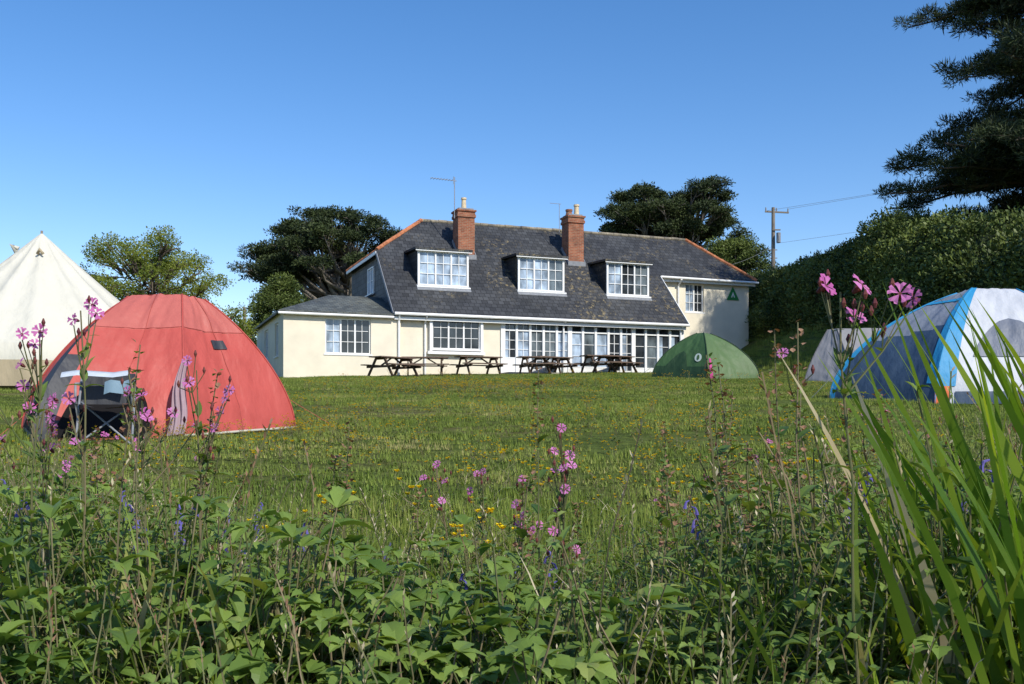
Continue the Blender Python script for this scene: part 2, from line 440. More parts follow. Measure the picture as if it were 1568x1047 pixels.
tr.bar((-.24,3.1,7.40),(-.24,9.6,7.38), .04, .14, 2)
tr.obj('ridge_tiles_gutters', [terram, lichm, whitem, leadm], house)

DMAT = [slatem, whitem, glD, glM, glC, leadm]
for (a, b_), gls in zip([(1.19,3.52),(5.87,8.16),(10.33,12.57)], [(4,4,4),(4,4,3),(4,2,3)]):
    d = MB(); v = 1.25; z0 = 5.76; z1 = 7.33
    window(d, a, b_, z0, z1, v, 3, 2, 3, gls, True, .09, .028)
    for x, s_ in ((a+.03, -1), (b_-.03, 1)):
        d.add([(x,v+.06,5.6),(x,v+.06,z1),(x,3.05,z1+.08),(x,3.05,7.2)], [(0,1,2,3)], 0)
    d.slab([(a-.15,v-.16,z1+.10),(b_+.15,v-.16,z1+.10),(b_+.15,3.12,z1+.19),(a-.15,3.12,z1+.19)], .09, 5, 0)
    d.box(a-.12, b_+.12, v-.13, v-.10, z1-.05, z1+.005, 1)
    d.slab([(a-.06,v-.20,zp(v-.20)+.03),(b_+.06,v-.20,zp(v-.20)+.03),(b_+.06,v+.02,zp(v)+.06),(a-.06,v+.02,zp(v)+.06)], .03, 5)
    d.obj('dormer_window', DMAT, house)
for uc, ztop, pots in ((3.98, 9.62, [(0,.62,.12)]), (9.54, 9.75, [(-.2,.35,.16),(.2,.62,.13)])):
    c = MB(); w2 = .40
    c.box(uc-w2, uc+w2, 2.95, 3.75, 6.8, ztop-.35, 0)
    c.box(uc-w2-.05, uc+w2+.05, 2.90, 3.80, ztop-.35, ztop-.22, 0)
    c.box(uc-w2-.02, uc+w2+.02, 2.93, 3.77, ztop-.22, ztop-.08, 0)
    c.box(uc-w2-.07, uc+w2+.07, 2.88, 3.82, ztop-.08, ztop, 0)
    c.box(uc-w2+.04, uc+w2-.04, 2.99, 3.71, ztop, ztop+.08, 2)
    c.box(uc-w2-.06, uc+w2+.06, 2.86, 2.945, zp(2.9)-.1, zp(2.9)+.18, 2)
    c.bar((uc+w2+.03,2.9,zp(2.9)+.1),(uc+w2+.03,3.75,zp(3.75)+.1), .03, .16, 2)
    c.bar((uc-w2-.03,2.9,zp(2.9)+.1),(uc-w2-.03,3.75,zp(3.75)+.1), .03, .16, 2)
    for dx, hh, r in pots:
        x = uc+dx
        c.tube([(x,3.35,ztop+.05),(x,3.35,ztop+.12),(x,3.35,ztop+hh-.1),(x,3.35,ztop+hh-.08),(x,3.35,ztop+hh)], [r*1.2,r,r*.85,r*1.1,r*1.05], 1 if dx >= 0 else 0, 12)
    c.obj('brick_chimney', [brickm, potm, leadm], house)
ae = MB(); x = 3.45; zz = 10.95
ae.tube([(x,3.1,9.2),(x,3.1,zz+.15)], .022, 0)
ae.tube([(x-1.15,3.1,zz+.02),(x+.1,3.1,zz-.02)], .016, 0)
for k in range(8): ae.tube([(x-1.1+k*.14,2.9,zz),(x-1.1+k*.14,3.3,zz)], .009, 0, 4)
ae.tube([(x-.05,3.1,zz-.18),(x-.05,3.1,zz+.18)], .012, 0)
x = 8.85; zz = 10.35
ae.tube([(x,3.4,9.0),(x,3.4,zz)], .015, 0); ae.tube([(x-.5,3.4,zz),(x+.1,3.4,zz)], .012, 0)
ae.obj('tv_aerial', [pmat('aluminium', (.35,.35,.36), .4, .1, 5, metal=.6)], house)
sg = MB()
u, zc = 18.33, 6.35
sg.add([(u-.36,2.86,zc-.27),(u+.36,2.86,zc-.27),(u,2.86,zc+.38)], [(0,1,2)], 0)
sg.add([(u-.36,2.895,zc-.27),(u+.36,2.895,zc-.27),(u,2.895,zc+.38)], [(2,1,0)], 0)
sg.box(u-.36, u+.36, 2.862, 2.893, zc-.30, zc-.271, 0)
sg.add([(u-.12,2.855,zc-.17),(u+.12,2.855,zc-.17),(u,2.855,zc+.12)], [(0,1,2)], 1)
sg.add([(u-.06,2.852,zc-.17),(u+.06,2.852,zc-.17),(u,2.852,zc-.02)], [(0,1,2)], 0)
sg.obj('green_triangle_sign', [pmat('sign_green', (.03,.22,.06), .5), whitem], house)
st = MB(); st.box(4.6, 13.9, -.9, .14, 1.3, 1.97, 0)
st.obj('terrace', [pmat('paving', (.34,.31,.27), .9, .2, 3, .3)], house)

# ---------------------------------------------------------------- picnic tables
woodm = pmat('weathered_wood', (.08,.052,.036), .85, .35, 6, .4, 30)
woodl = pmat('table_top_wood', (.15,.105,.08), .8, .3, 6, .4, 30)
def picnic(x, y, rz):
    e = empty('picnic_table', (x, y, gz(x, y)), rz)
    t = MB()
    for i in range(5): t.box(-.95, .95, -.36+i*.146, -.36+i*.146+.136, .72, .76, 1)
    for s_ in (-1, 1):
        for i in range(2): t.box(-.95, .95, s_*.72-.13+i*.137, s_*.72-.13+i*.137+.128, .42, .46, 1)
    t.obj('top_and_benches', [woodm, woodl], e)
    l = MB()
    for xx in (-.68, .68):
        l.bar((xx, -.22, .719), (xx, -.72, -.03), .045, .10); l.bar((xx, .22, .719), (xx, .72, -.03), .045, .10)
        l.bar((xx+.05, -.84, .37), (xx+.05, .84, .37), .045, .09); l.bar((xx+.05, -.34, .675), (xx+.05, .34, .675), .045, .08)
    l.bar((-.68,0,.37),(-.12,0,.70),.06,.05); l.bar((.68,0,.37),(.12,0,.70),.06,.05)
    l.obj('a_frame_legs', [woodm], e)
for u, v, r in ((-.7,-1.9,.5),(.75,-1.4,-.25),(2.95,-1.7,.08),(5.75,-1.6,-.06),(6.6,-.9,.3),(8.75,-1.5,.05),(9.6,-1.0,.35)):
    x, y = h2w(u, v); picnic(x, y, ROT+r)

# ---------------------------------------------------------------- foliage library
def rdir(rr):
    while True:
        v = Vector((rr.uniform(-1,1), rr.uniform(-1,1), rr.uniform(-1,1)))
        if .05 < v.length < 1: return v
def clump(seed, n, rad, flat, lw, ll, up=0.):
    rr = random.Random(seed); mb = MB()
    for i in range(n):
        p = rdir(rr); p = Vector((p.x*rad, p.y*rad, p.z*rad*flat))
        d = (rdir(rr).normalized()*.8 + p.normalized()*.8 + Vector((0,0,up))).normalized()
        s_ = d.cross(rdir(rr)).normalized()*lw*rr.uniform(.6,1.2)
        q = p+d*ll*rr.uniform(.6,1.3); mid = (p+q)/2
        mb.add([p, mid+s_, q, mid-s_], [(0,1,2,3)])
    return mb
cyp = leafmat('cypress_leaf', (.009,.018,.008), (.055,.075,.024), 0, .6, .5)
pin = leafmat('pine_needles', (.010,.019,.010), (.050,.070,.026), 0, .55, .5)
dec = leafmat('tree_leaf_light', (.09,.14,.02), (.24,.27,.05), .35, .5, .5)
hed = leafmat('hedge_leaf', (.022,.042,.010), (.12,.155,.035), 0, .5, .35)
L_cyp = lib('cyp', [clump(i, 70, .36, .55, .034, .16, .3).mesh('c', [cyp]) for i in range(4)])
L_pin = lib('pin', [clump(i+10, 80, .34, .5, .018, .24, .5).mesh('p', [pin]) for i in range(4)])
L_dec = lib('dec', [clump(i+20, 60, .40, .8, .034, .11).mesh('d', [dec]) for i in range(4)])
L_hed = lib('hed', [clump(i+30, 80, .42, .7, .034, .13, .3).mesh('h', [hed]) for i in range(4)])
bark = pmat('bark', (.10,.08,.06), .9, .35, 5, .6, 14)
barkg = pmat('bark_grey', (.16,.14,.12), .9, .35, 5, .6, 14)

def path(a, b, n, sag, jit, rr):
    a = Vector(a); b = Vector(b); pts = []
    for i in range(n+1):
        t = i/n; p = a.lerp(b, t); p.z += sag*math.sin(t*math.pi)*(b-a).length
        if 0 < i < n: p += Vector((rr.uniform(-1,1), rr.uniform(-1,1), rr.uniform(-1,1)))*jit
        pts.append(p)
    return pts

def tree(name, base, top, r0, pads, L, bm, seed, cs=1.0, twig=4, extra=None):
    rr = random.Random(seed)
    e = empty(name, (0,0,0))
    t = MB(); tp = path(base, top, 6, 0, (Vector(top)-Vector(base)).length*.02, rr)
    t.tube(tp, [r0*(1.25 if i == 0 else 1-.8*i/6) for i in range(7)], 0, 10)
    pts = []
    for (c, rx, rz, n, att) in pads:
        c = Vector(c)
        if att is not None:
            f = att*6; i = min(5, int(f)); st = tp[i].lerp(tp[i+1], f-i)
            ln = (c-st).length
            lp = path(st, c, 5, -.06, ln*.035, rr)
            t.tube(lp, [max(.02, r0*.42*(1-.17*k)*min(1, ln/6)) for k in range(6)], 0, 6)
            for k in range(twig):
                a2 = lp[3].lerp(lp[5], rr.random()); q = c+Vector((rr.uniform(-rx,rx)*.8, rr.uniform(-rx,rx)*.8, rr.uniform(-rz,rz)*.5))
                t.tube(path(a2, q, 3, 0, .06, rr), [.05,.04,.025,.012], 0, 4)
        for k in range(n):
            while True:
                v = rdir(rr)
                if v.z > -.55: break
            v = v.normalized()*(rr.random()**.45)
            p = c+Vector((v.x*rx, v.y*rx, v.z*rz))
            pts.append((tuple(p), (rr.uniform(-.4,.4), rr.uniform(-.4,.4), rr.uniform(0,6.3)), cs*rr.uniform(.6,1.4), rr.randrange(4)))
    if extra: extra(t, pts, tp, rr)
    t.obj('trunk_and_limbs', [bm], e, smooth=True)
    scatter('foliage', pts, L, e)
    return e

rr = random.Random(5); pads = []
cx, cy = -11.6, 64
for i in range(84):
    a = rr.uniform(0, 6.28); r = 5.3*math.sqrt(rr.random())
    x = cx+r*math.cos(a)*1.0; y = cy+r*math.sin(a)*.8
    z = EYE+13.5-2.6*(r/5.4)**2.2-rr.random()**1.4*3.0+.12*(x-cx)*.5
    pads.append(((x, y, z), rr.uniform(.6,1.35), rr.uniform(.14,.30), 22, rr.uniform(.35,.95)))
for i in range(12):
    pads.append(((cx-rr.uniform(2.0,5.4), cy+rr.uniform(-2,2), EYE+rr.uniform(9.0,11.4)), 1.1, .25, 20, rr.uniform(.3,.6)))
tree('cypress_tree', (cx+1.3, cy, gz(cx, cy)-.2), (cx+.6, cy, EYE+11.5), .5, pads, L_cyp, barkg, 1, 1.0)
rr = random.Random(6); pads = []; cx, cy = 10.9, 70
for i in range(115):
    v = rdir(rr).normalized()*(rr.random()**.4)
    if v.z < -.6: v.z *= .5
    x = cx+v.x*5.1; y = cy+v.y*4; z = EYE+14.1+v.z*3.0+.1*(x-cx)
    pads.append(((x, y, z), rr.uniform(.6,1.2), rr.uniform(.22,.42), 22, rr.uniform(.4,.95)))
for k in range(4): pads.append(((cx+5.0+rr.random(), cy, EYE+13-k*.8), .8, .4, 20, .6))
tree('cypress_tree', (cx+1, cy, gz(cx, cy)-.2), (cx+.5, cy, EYE+14), .5, pads, L_cyp, barkg, 2, 1.0)
rr = random.Random(8); pads = []; cx, cy = 15.0, 66
for i in range(44):
    v = rdir(rr); pads.append(((cx+v.x*2.6, cy+v.y*2, EYE+9.6+v.z*2.3), rr.uniform(.5,.9), .4, 22, rr.uniform(.4,.9)))
tree('cypress_tree', (cx, cy, gz(cx, cy)-.2), (cx, cy, EYE+11), .25, pads, L_hed, barkg, 3)
rr = random.Random(9); pads = []; cx, cy = -13.8, 58
for i in range(60):
    h = rr.random(); a = rr.uniform(0, 6.28); r = (1-h)*2.2+.2
    pads.append(((cx+r*math.cos(a), cy+r*math.sin(a), EYE+4.0+h*4.2), .6, .25, 16, min(.95, .3+h*.6)))
tree('conifer_tree', (cx, cy, gz(cx, cy)-.2), (cx, cy, EYE+8), .18, pads, L_hed, bark, 4, .9)
rr = random.Random(12); pads = []; cx, cy = -12.7, 34.5
for i in range(62):
    v = rdir(rr).normalized()*(rr.random()**.35)
    zz = 4.75+v.z*1.8 - .25*abs(v.x)
    pads.append(((cx+v.x*2.8, cy+v.y*2.4, EYE+zz), rr.uniform(.35,.75), rr.uniform(.3,.5), 12, rr.uniform(.35,.95)))
for i in range(16):
    pads.append(((cx+2.3+rr.uniform(-.6,.7), cy+rr.uniform(-1,1), EYE+rr.uniform(1.7,3.8)), .5, .45, 12, .4))
tree('ash_tree', (cx+.3, cy, gz(cx, cy)-.1), (cx, cy, EYE+5.6), .16, pads, L_dec, bark, 5, .66)
cx, cy = 22.4, 37.0; g0 = gz(cx, cy); HT = 14.8
def pine_extra(t, pts, tp, rr):
    NL = 140
    for i in range(NL):
        h = .6+(i/NL)*(HT-.6); a = rr.uniform(0, 6.28)
        ln = 7.7-.12*abs(h-8)
        if h > 12.6: ln *= 1-(h-12.6)*.22
        ln *= rr.uniform(.58, 1.06)
        f = min(5.9, h/HT*6+.07); k = int(f); st = tp[k].lerp(tp[k+1], f-k)
        rise = rr.uniform(-.08,.16)
        d = Vector((math.cos(a), math.sin(a), rise)); tip = st+d*ln; tip.z -= .25
        lp = path(st, tip, 7, .03, .12, rr)
        t.tube(lp, [.10*(1-.12*q)*ln/7+.012 for q in range(8)], 0, 5)
        sd = Vector((-math.sin(a), math.cos(a), 0))
        nsub = int(ln*2.2)
        for s in range(nsub):
            tt = .22+.78*(s+rr.random())/nsub; fq = tt*7; q = min(6, int(fq)); p0 = lp[q].lerp(lp[q+1], fq-q)
            L2 = rr.uniform(.35,1.3)*(1.3-tt*.6); sgn = rr.choice([-1,1])
            e2 = p0+sd*sgn*L2+d*L2*.55+Vector((0,0,rr.uniform(-.15,.32)))
            t.tube([p0, p0.lerp(e2,.5)+Vector((0,0,.03)), e2], [.025,.018,.008], 0, 4)
            nn = 2+int(L2*3.6)
            for z_ in range(nn):
                u_ = .2+.8*(z_+rr.random()*.6)/nn; pp = p0.lerp(e2, u_)+Vector((rr.uniform(-.14,.14), rr.uniform(-.14,.14), rr.uniform(-.05,.18)))
                pts.append((tuple(pp), (rr.uniform(-.5,.5), rr.uniform(-.5,.5), rr.uniform(0,6.3)), rr.uniform(.6,1.35), rr.randrange(4)))
tree('pine_tree', (cx, cy, g0-.3), (cx, cy, g0+HT), .5, [((cx,cy,g0+HT-.2),.7,.7,20,None)], L_pin, bark, 7, 1., 4, pine_extra)

hm = pmat('hedge_core', (.02,.03,.01), .95, .3, 3)
hpath = [(14.2,64,3.0),(14.6,54,2.7),(15.2,46,2.9),(15.4,38,3.2),(15.2,30,3.3),(15.2,22,3.5),(16,14,3.4)]
def hp(t):
    f = t*(len(hpath)-1); i = min(len(hpath)-2, int(f)); f -= i
    return [hpath[i][k]*(1-f)+hpath[i+1][k]*f for k in range(3)]
rr = random.Random(31)
def hedge(name, hpfn, n, width, npts, L):
    hb = MB(); N = n; rings = []
    for i in range(N+1):
        x, y, h = hpfn(i/N); b0 = gz(x, y)
        prof = [(-1.0,-.3),(-1.0,.2),(-.85,.6),(-.45,.92),(.2,1.0),(.8,.8),(1,.3),(1,-.3)]
        ring = []
        for dx, dz in prof:
            nn = noise.noise(Vector((x*.4+dx*2, y*.33, dz*2)))*.8+noise.noise(Vector((x+dx*3, y*.9, dz*4)))*.4
            ring.append((x+dx*width*(1+.30*nn), y, b0+dz*h*(1+.24*nn)-(.2 if dz < 0 else 0)))
        rings.append(ring); hb.v.extend(ring)
    K = 8
    for i in range(N):
        for k in range(K-1):
            hb.f.append((i*K+k, i*K+k+1, (i+1)*K+k+1, (i+1)*K+k)); hb.m.append(0)
    e = empty(name)
    hb.obj('core', [hm], e, smooth=True)
    pts = []
    for _ in range(npts):
        i = rr.random()*N; i0 = min(N-1, int(i)); f = i-i0; k = rr.random()*(K-2)+.2; k0 = int(k); g_ = k-k0
        a = Vector(rings[i0][k0]).lerp(Vector(rings[i0][k0+1]), g_); b = Vector(rings[i0+1][k0]).lerp(Vector(rings[i0+1][k0+1]), g_)
        p = a.lerp(b, f); c = Vector(hpfn(i/N)); c.z = gz(c.x, c.y)+1.5
        bn = noise.noise(Vector((p.x*.8, p.y*.8, p.z*.8)))
        p += (p-c).normalized()*(rr.uniform(-.1,.2)+max(0, bn)*.9)
        pts.append((tuple(p), (rr.uniform(-.5,.5), rr.uniform(-.5,.5), rr.uniform(0,6.3)), rr.uniform(.6,1.3), rr.randrange(4)))
    scatter('foliage', pts, L, e)
hedge('hedge', hp, 90, 2.0, 5500, L_hed)
def bushrow(name, p0, p1, h, wdt, n):
    e = empty(name); pts = []; st = MB()
    for i in range(n):
        t = rr.random(); x = p0[0]*(1-t)+p1[0]*t; y = p0[1]*(1-t)+p1[1]*t
        hh = h*(.75+.5*noise.noise(Vector((x*.35, y*.3, 3))))
        a = rr.uniform(0, 3.14); dy = math.cos(a)*wdt*rr.random()**.3; z = math.sin(a)*hh*rr.random()**.35
        pts.append(((x, y+dy, gz(x, y)+z), (rr.uniform(-.5,.5), rr.uniform(-.5,.5), rr.uniform(0,6.3)), rr.uniform(.6,1.3), rr.randrange(4)))
        if i % 25 == 0: st.tube([(x, y, gz(x, y)-.1), (x+.1, y+dy*.4, gz(x, y)+hh*.7)], [.06, .02], 0, 5)
    st.obj('stems', [bark], e); scatter('foliage', pts, L_hed, e)
bushrow('hedge', (-12.8, 44), (-48, 50), 2.6, 1.3, 3000)
bushrow('hedge', (-14, 66), (-70, 74), 4, 2, 1500)

# ---------------------------------------------------------------- poles
pw = pmat('pole_wood', (.20,.17,.14), .85, .2, 5)
e = empty('utility_pole'); p = MB(); x, y = 16.0, 60; zb_ = gz(x, y); zt_ = EYE+12.9
p.tube([(x,y,zb_-.3),(x,y,zt_)], [.15,.10], 0, 10)
p.bar((x-.5,y,zt_-.25),(x+.95,y,zt_-.32), .08, .09, 0)
for dx in (-.45,.2,.9): p.tube([(x+dx,y,zt_-.25-dx*.05),(x+dx,y,zt_-.02-dx*.05)], [.045,.035], 1, 8)
p.bar((x-.1,y-.15,zt_-1.4),(x+.4,y-.15,zt_-1.4), .06, .08, 0)
p.tube([(x+.25,y-.28,zt_-2.2),(x+.25,y-.28,zt_-1.6)], .13, 1, 12)
for zz in (2.6,3.1): p.bar((x-.25,y,zt_-zz),(x+.25,y,zt_-zz), .04, .05, 0)
p.obj('pole_and_crossarm', [pw, leadm], e)
p = MB()
for (a, b) in (((x+.9,y,zt_-.1),(46,30,EYE+15.2)),((x-.4,y,zt_-.2),(44,30,EYE+14.6)),((x+.2,y,zt_-2.2),(40,34,EYE+12.6)),((x-.1,y,zt_-2.4),(9.5,49,EYE+7.4))):
    p.tube(path(a, b, 14, -.02, 0, rr), .008, 0, 4)
p.obj('wires', [pmat('wire', (.2,.2,.2), .6)], e)
p = MB(); x, y = -12.3, 45
p.tube([(x,y,gz(x,y)-.2),(x,y,EYE+5.1)], [.09,.07], 0, 8); p.tube([(x-.12,y,EYE+4.95),(x+.12,y,EYE+4.95)], .03, 0, 6)
p.obj('wooden_pole', [pw])

# ---------------------------------------------------------------- tents
def fabric(name, c, rough=.55, spec=.35, trans=.12, var=.08):
    m, nt, out = newmat(name)
    b = nt.nodes.new('ShaderNodeBsdfPrincipled')
    col = ramp(nt, noise_n(nt, 2.2, 5, .6, 'Object'), [(.3, tuple(x*(1-var) for x in c)), (.7, tuple(min(1, x*(1+var)) for x in c))])
    nt.links.new(col, b.inputs['Base Color']); b.inputs['Roughness'].default_value = rough; b.inputs['Specular IOR Level'].default_value = spec
    bp = nt.nodes.new('ShaderNodeBump'); bp.inputs['Strength'].default_value = .8; bp.inputs['Distance'].default_value = .07
    nt.links.new(noise_n(nt, 3.4, 4, .5, 'Object', (1, 1, .35)), bp.inputs['Height']); nt.links.new(bp.outputs[0], b.inputs['Normal'])
    t = nt.nodes.new('ShaderNodeBsdfTranslucent'); nt.links.new(col, t.inputs[0])
    mx = nt.nodes.new('ShaderNodeMixShader'); mx.inputs[0].default_value = trans
    nt.links.new(b.outputs[0], mx.inputs[1]); nt.links.new(t.outputs[0], mx.inputs[2]); nt.links.new(mx.outputs[0], out.inputs[0])
    return m
class Tent:
    def __init__(s, feet, apex, w=.5, sag=.05):
        s.feet = feet; s.apex = apex; s.w = w; s.sag = sag; s.n = len(feet)
        s.c = Vector((sum(f[0] for f in feet)/s.n, sum(f[1] for f in feet)/s.n, 0))
    def pole(s, k, t):
        f = s.feet[k % s.n]; a = s.apex[k % s.n]; r = math.cos(t*math.pi/2)
        g0 = gz(f[0], f[1]); zt = a[2]
        z = s.w*math.sin(t*math.pi/2)+(1-s.w)*(1-r)
        return Vector((a[0]+(f[0]-a[0])*r, a[1]+(f[1]-a[1])*r, g0+(zt-g0)*z))
    def surf(s, k, q, t, off=0.):
        p = s.pole(k, t).lerp(s.pole(k+1, t), q)
        c = Vector((s.c.x, s.c.y, p.z-.2)); d = (c-p)
        if d.length > 1e-6: d.normalize()
        wr = .009*math.sin(q*19+t*7+k)+.006*math.sin(q*41-t*13)+.006*math.sin(q*9+t*31)
        return p + d*(s.sag*4*q*(1-q)*math.sin(math.pi*min(1, t*1.05+.03)) - off + wr*math.sin(math.pi*q))
    def panels(s, mb, matf, NQ=24, NT=28):
        for k in range(s.n):
            o = len(mb.v); mb.v.extend([tuple(s.surf(k, i/NQ, j/NT)) for j in range(NT+1) for i in range(NQ+1)])
            for j in range(NT):
                for i in range(NQ):
                    a = o+j*(NQ+1)+i
                    mb.f.append((a, a+1, a+NQ+2, a+NQ+1)); mb.m.append(matf(k, (i+.5)/NQ, (j+.5)/NT))
    def patch(s, mb, k, q0, q1, t0, t1, mi, off=.015, taper=0., n=12, rnd=0.):
        vs = []
        for j in range(n+1):
            b = j/n; t = t0+(t1-t0)*b; wd = 1-taper*b
            if rnd: wd *= math.sqrt(max(0, 1-max(0, (b-(1-rnd))/rnd)**2))+.001
            c = (q0+q1)/2
            for i in range(n+1):
                q = c+(q1-q0)*(i/n-.5)*wd; vs.append(s.surf(k, q, t, off))
        mb.add(vs, [(j*(n+1)+i, j*(n+1)+i+1, (j+1)*(n+1)+i+1, (j+1)*(n+1)+i) for j in range(n) for i in range(n)], mi)
    def sleeves(s, mb, mi, r=.016, only=None):
        for k in (only or range(s.n)):
            pts = [s.pole(k, j/20)+(s.pole(k, j/20)-Vector((s.c.x, s.c.y, s.pole(k, j/20).z-.2))).normalized()*.004 for j in range(21)]
            mb.tube(pts, r, mi, 6)

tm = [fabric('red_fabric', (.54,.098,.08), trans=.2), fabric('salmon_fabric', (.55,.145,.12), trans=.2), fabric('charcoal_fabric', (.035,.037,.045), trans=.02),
      fabric('dark_tent_interior', (.012,.011,.012), .9, .1, 0), fabric('pale_groundsheet', (.55,.52,.42)), fabric('flap_pink', (.44,.33,.37), trans=.3), fabric('seam_red', (.36,.06,.05))]
feet = [(-4.25,8.65),(-3.1,9.25),(-2.36,10.65),(-2.9,12),(-4.4,11.7),(-5.0,10.0)]
za = gz(-3.6, 10.2)+1.42
apex = [(-3.90,10.05,za-.03),(-3.42,10.15,za-.01),(-3.25,10.35,za-.04),(-3.5,10.45,za-.02),(-3.85,10.4,za-.02),(-4.0,10.15,za-.06)]
T = Tent(feet, apex, .52, .09); e = empty('red_dome_tent'); mb = MB()
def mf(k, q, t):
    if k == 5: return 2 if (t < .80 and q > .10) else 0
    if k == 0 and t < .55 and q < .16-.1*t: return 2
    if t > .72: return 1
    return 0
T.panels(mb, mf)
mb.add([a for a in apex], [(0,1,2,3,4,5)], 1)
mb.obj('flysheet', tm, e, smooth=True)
mb = MB(); T.sleeves(mb, 0, .009, [1,2,3,4,5]); T.patch(mb, 0, .14, .78, .02, .40, 3, .02, .25, rnd=.5)  # near-black patch paints the shaded tent interior behind the open door
T.patch(mb, 5, .2, .85, .05, .5, 3, .02, .3, rnd=.6)
mb.tube([T.surf(1, q/10, .0, .02)+Vector((0,0,.012)) for q in range(11)], .014, 4, 5)
for k in (0, 1):
    mb.tube([T.surf(k, q/16, .72, .003) for q in range(17)], .004, 6, 4)
    mb.tube([T.surf(k, .5+.06*math.sin(t/14*3), .40+.6*t/14 if k == 0 else t/14, .003) for t in range(15)], .003, 6, 4)
T.patch(mb, 1, .45, .62, .60, .66, 2, .012); mb.obj('door_and_pole_sleeves', tm, e, smooth=True)
mb = MB(); n = 18; vs = []
for j in range(n+1):
    t = j/n; z = gz(-3.1, 9.0)+.04+.70*t; w2 = .075-.035*t**2
    for i in range(13):
        s_ = i/12-.5; vs.append((-3.07+s_*2*w2-.04*(1-t)+.015*math.sin(t*7), 9.05+.022*math.sin(s_*16+t*3)+.12*t, z+.02*s_))
mb.add(vs, [(j*13+i, j*13+i+1, (j+1)*13+i+1, (j+1)*13+i) for j in range(n) for i in range(12)], 5)
mb.obj('door_flap', tm, e, smooth=True)
mb = MB()
for (k, o) in ((2,(-1.9,10.6)),(0,(-4.4,8.2))):
    mb.tube([T.pole(k, .25), (o[0], o[1], gz(*o))], .0022, 0, 4)
mb.obj('guy_ropes', tm, e)
e = empty('folding_camp_chair', (-3.50, 8.45, gz(-3.50, 8.45)), .3); e.scale = (.92,.92,.92); mb = MB()
for sx in (-.24,.24):
    mb.tube([(sx,-.22,0),(sx,.22,.62)], .012, 0); mb.tube([(sx,.22,0),(sx,-.2,.40)], .012, 0); mb.tube([(sx,-.22,.56),(sx,.24,.58)], .012, 0)
    mb.tube([(sx,-.22,.38),(sx,-.22,.56)], .012, 0)
mb.tube([(-.24,-.22,0),(.24,.22,.40)], .01, 0); mb.tube([(.24,-.22,0),(-.24,.22,.40)], .01, 0)
vs = [(x_*.24, y_*.22, .38-.04*(1-x_*x_)) for y_ in (-1,-.3,.4,1) for x_ in (-1,-.5,0,.5,1)]
fs = [(j*5+i, j*5+i+1, (j+1)*5+i+1, (j+1)*5+i) for j in range(3) for i in range(4)]
mb.add(vs, fs, 1)
mb.add([(x_*.24, .22+.03*(1-x_*x_)+.03*y_, .38+.30*y_) for y_ in (0,.33,.66,1) for x_ in (-1,-.5,0,.5,1)], fs, 1)
mb.add([(x_*.3-.1, .15-.14*y_+.04*math.sin(x_*4), .70-.10*abs(y_-.4)+.02*math.sin(x_*7)) for y_ in (0,.33,.66,1) for x_ in (-1,-.5,0,.5,1)], fs, 2)
mb.add([(x_*.11+.1, -.05-.10*y_+.02*math.sin(x_*4), .60-.12*y_+.02*math.sin(x_*7)) for y_ in (0,.33,.66,1) for x_ in (-1,-.5,0,.5,1)], fs, 3)
mb.obj('frame_and_towels', [leadm, tm[2], fabric('towel_white', (.55,.60,.66)), fabric('towel_blue', (.18,.27,.33))], e, smooth=True)

e = empty('bell_tent'); cx, cy = -9.6, 20.0; g0 = gz(cx, cy); mb = MB()
cream = fabric('canvas_cream', (.72,.69,.59), .85, .1, .22, .04); skirt = fabric('canvas_skirt', (.40,.33,.22), .9, .1, .02)
n = 96; rings = [(.02,3.14),(.22,2.96),(.5,2.70),(1.1,2.16),(1.8,1.55),(2.5,.92),(2.72,.72),(2.74,.42),(2.76,-.05)]
vs = []
for r, z in rings:
    for i in range(n):
        a = 2*math.pi*i/n; s_ = abs(math.sin(a*8)); sg_ = (1-.045*s_*(1 if r > .4 else 0))
        vs.append((cx+r*sg_*math.cos(a), cy+r*sg_*math.sin(a), g0+z-.05*s_*(.3 < r < 2.6)))
def rg(j0, j1): return [(j*n+i, j*n+(i+1) % n, (j+1)*n+(i+1) % n, (j+1)*n+i) for j in range(j0, j1) for i in range(n)]
mb.add(vs, rg(0, 7), 0); mb.add(vs, rg(7, 8), 1)
mb.obj('canvas', [cream, skirt], e, smooth=True)
mb = MB()
mb.tube([(cx,cy,g0),(cx,cy,g0+3.2)], .025, 0)
a = math.atan2(-cy, -cx)-.05; r = .62
p0 = Vector((cx+r*math.cos(a), cy+r*math.sin(a), g0+2.66))
mb.tube([p0+Vector((-.05,0,-.03)), p0+Vector((0,-.02,.06)), p0+Vector((.06,0,-.03))], .035, 1, 6)
p0 = Vector((cx-.38, cy-.2, g0+2.80)); mb.tube([p0, p0+Vector((-.12,-.02,.08)), p0+Vector((-.02,0,-.1))], .05, 2, 6)
for i in range(12):
    a = i*math.pi/6+.2; p1 = (cx+2.72*math.cos(a), cy+2.72*math.sin(a), g0+.76); q = (cx+3.9*math.cos(a), cy+3.9*math.sin(a))
    mb.tube([p1, (q[0], q[1], gz(*q))], .005, 2, 4)
mb.obj('pole_vents_guys', [pw, skirt, cream], e, smooth=True)

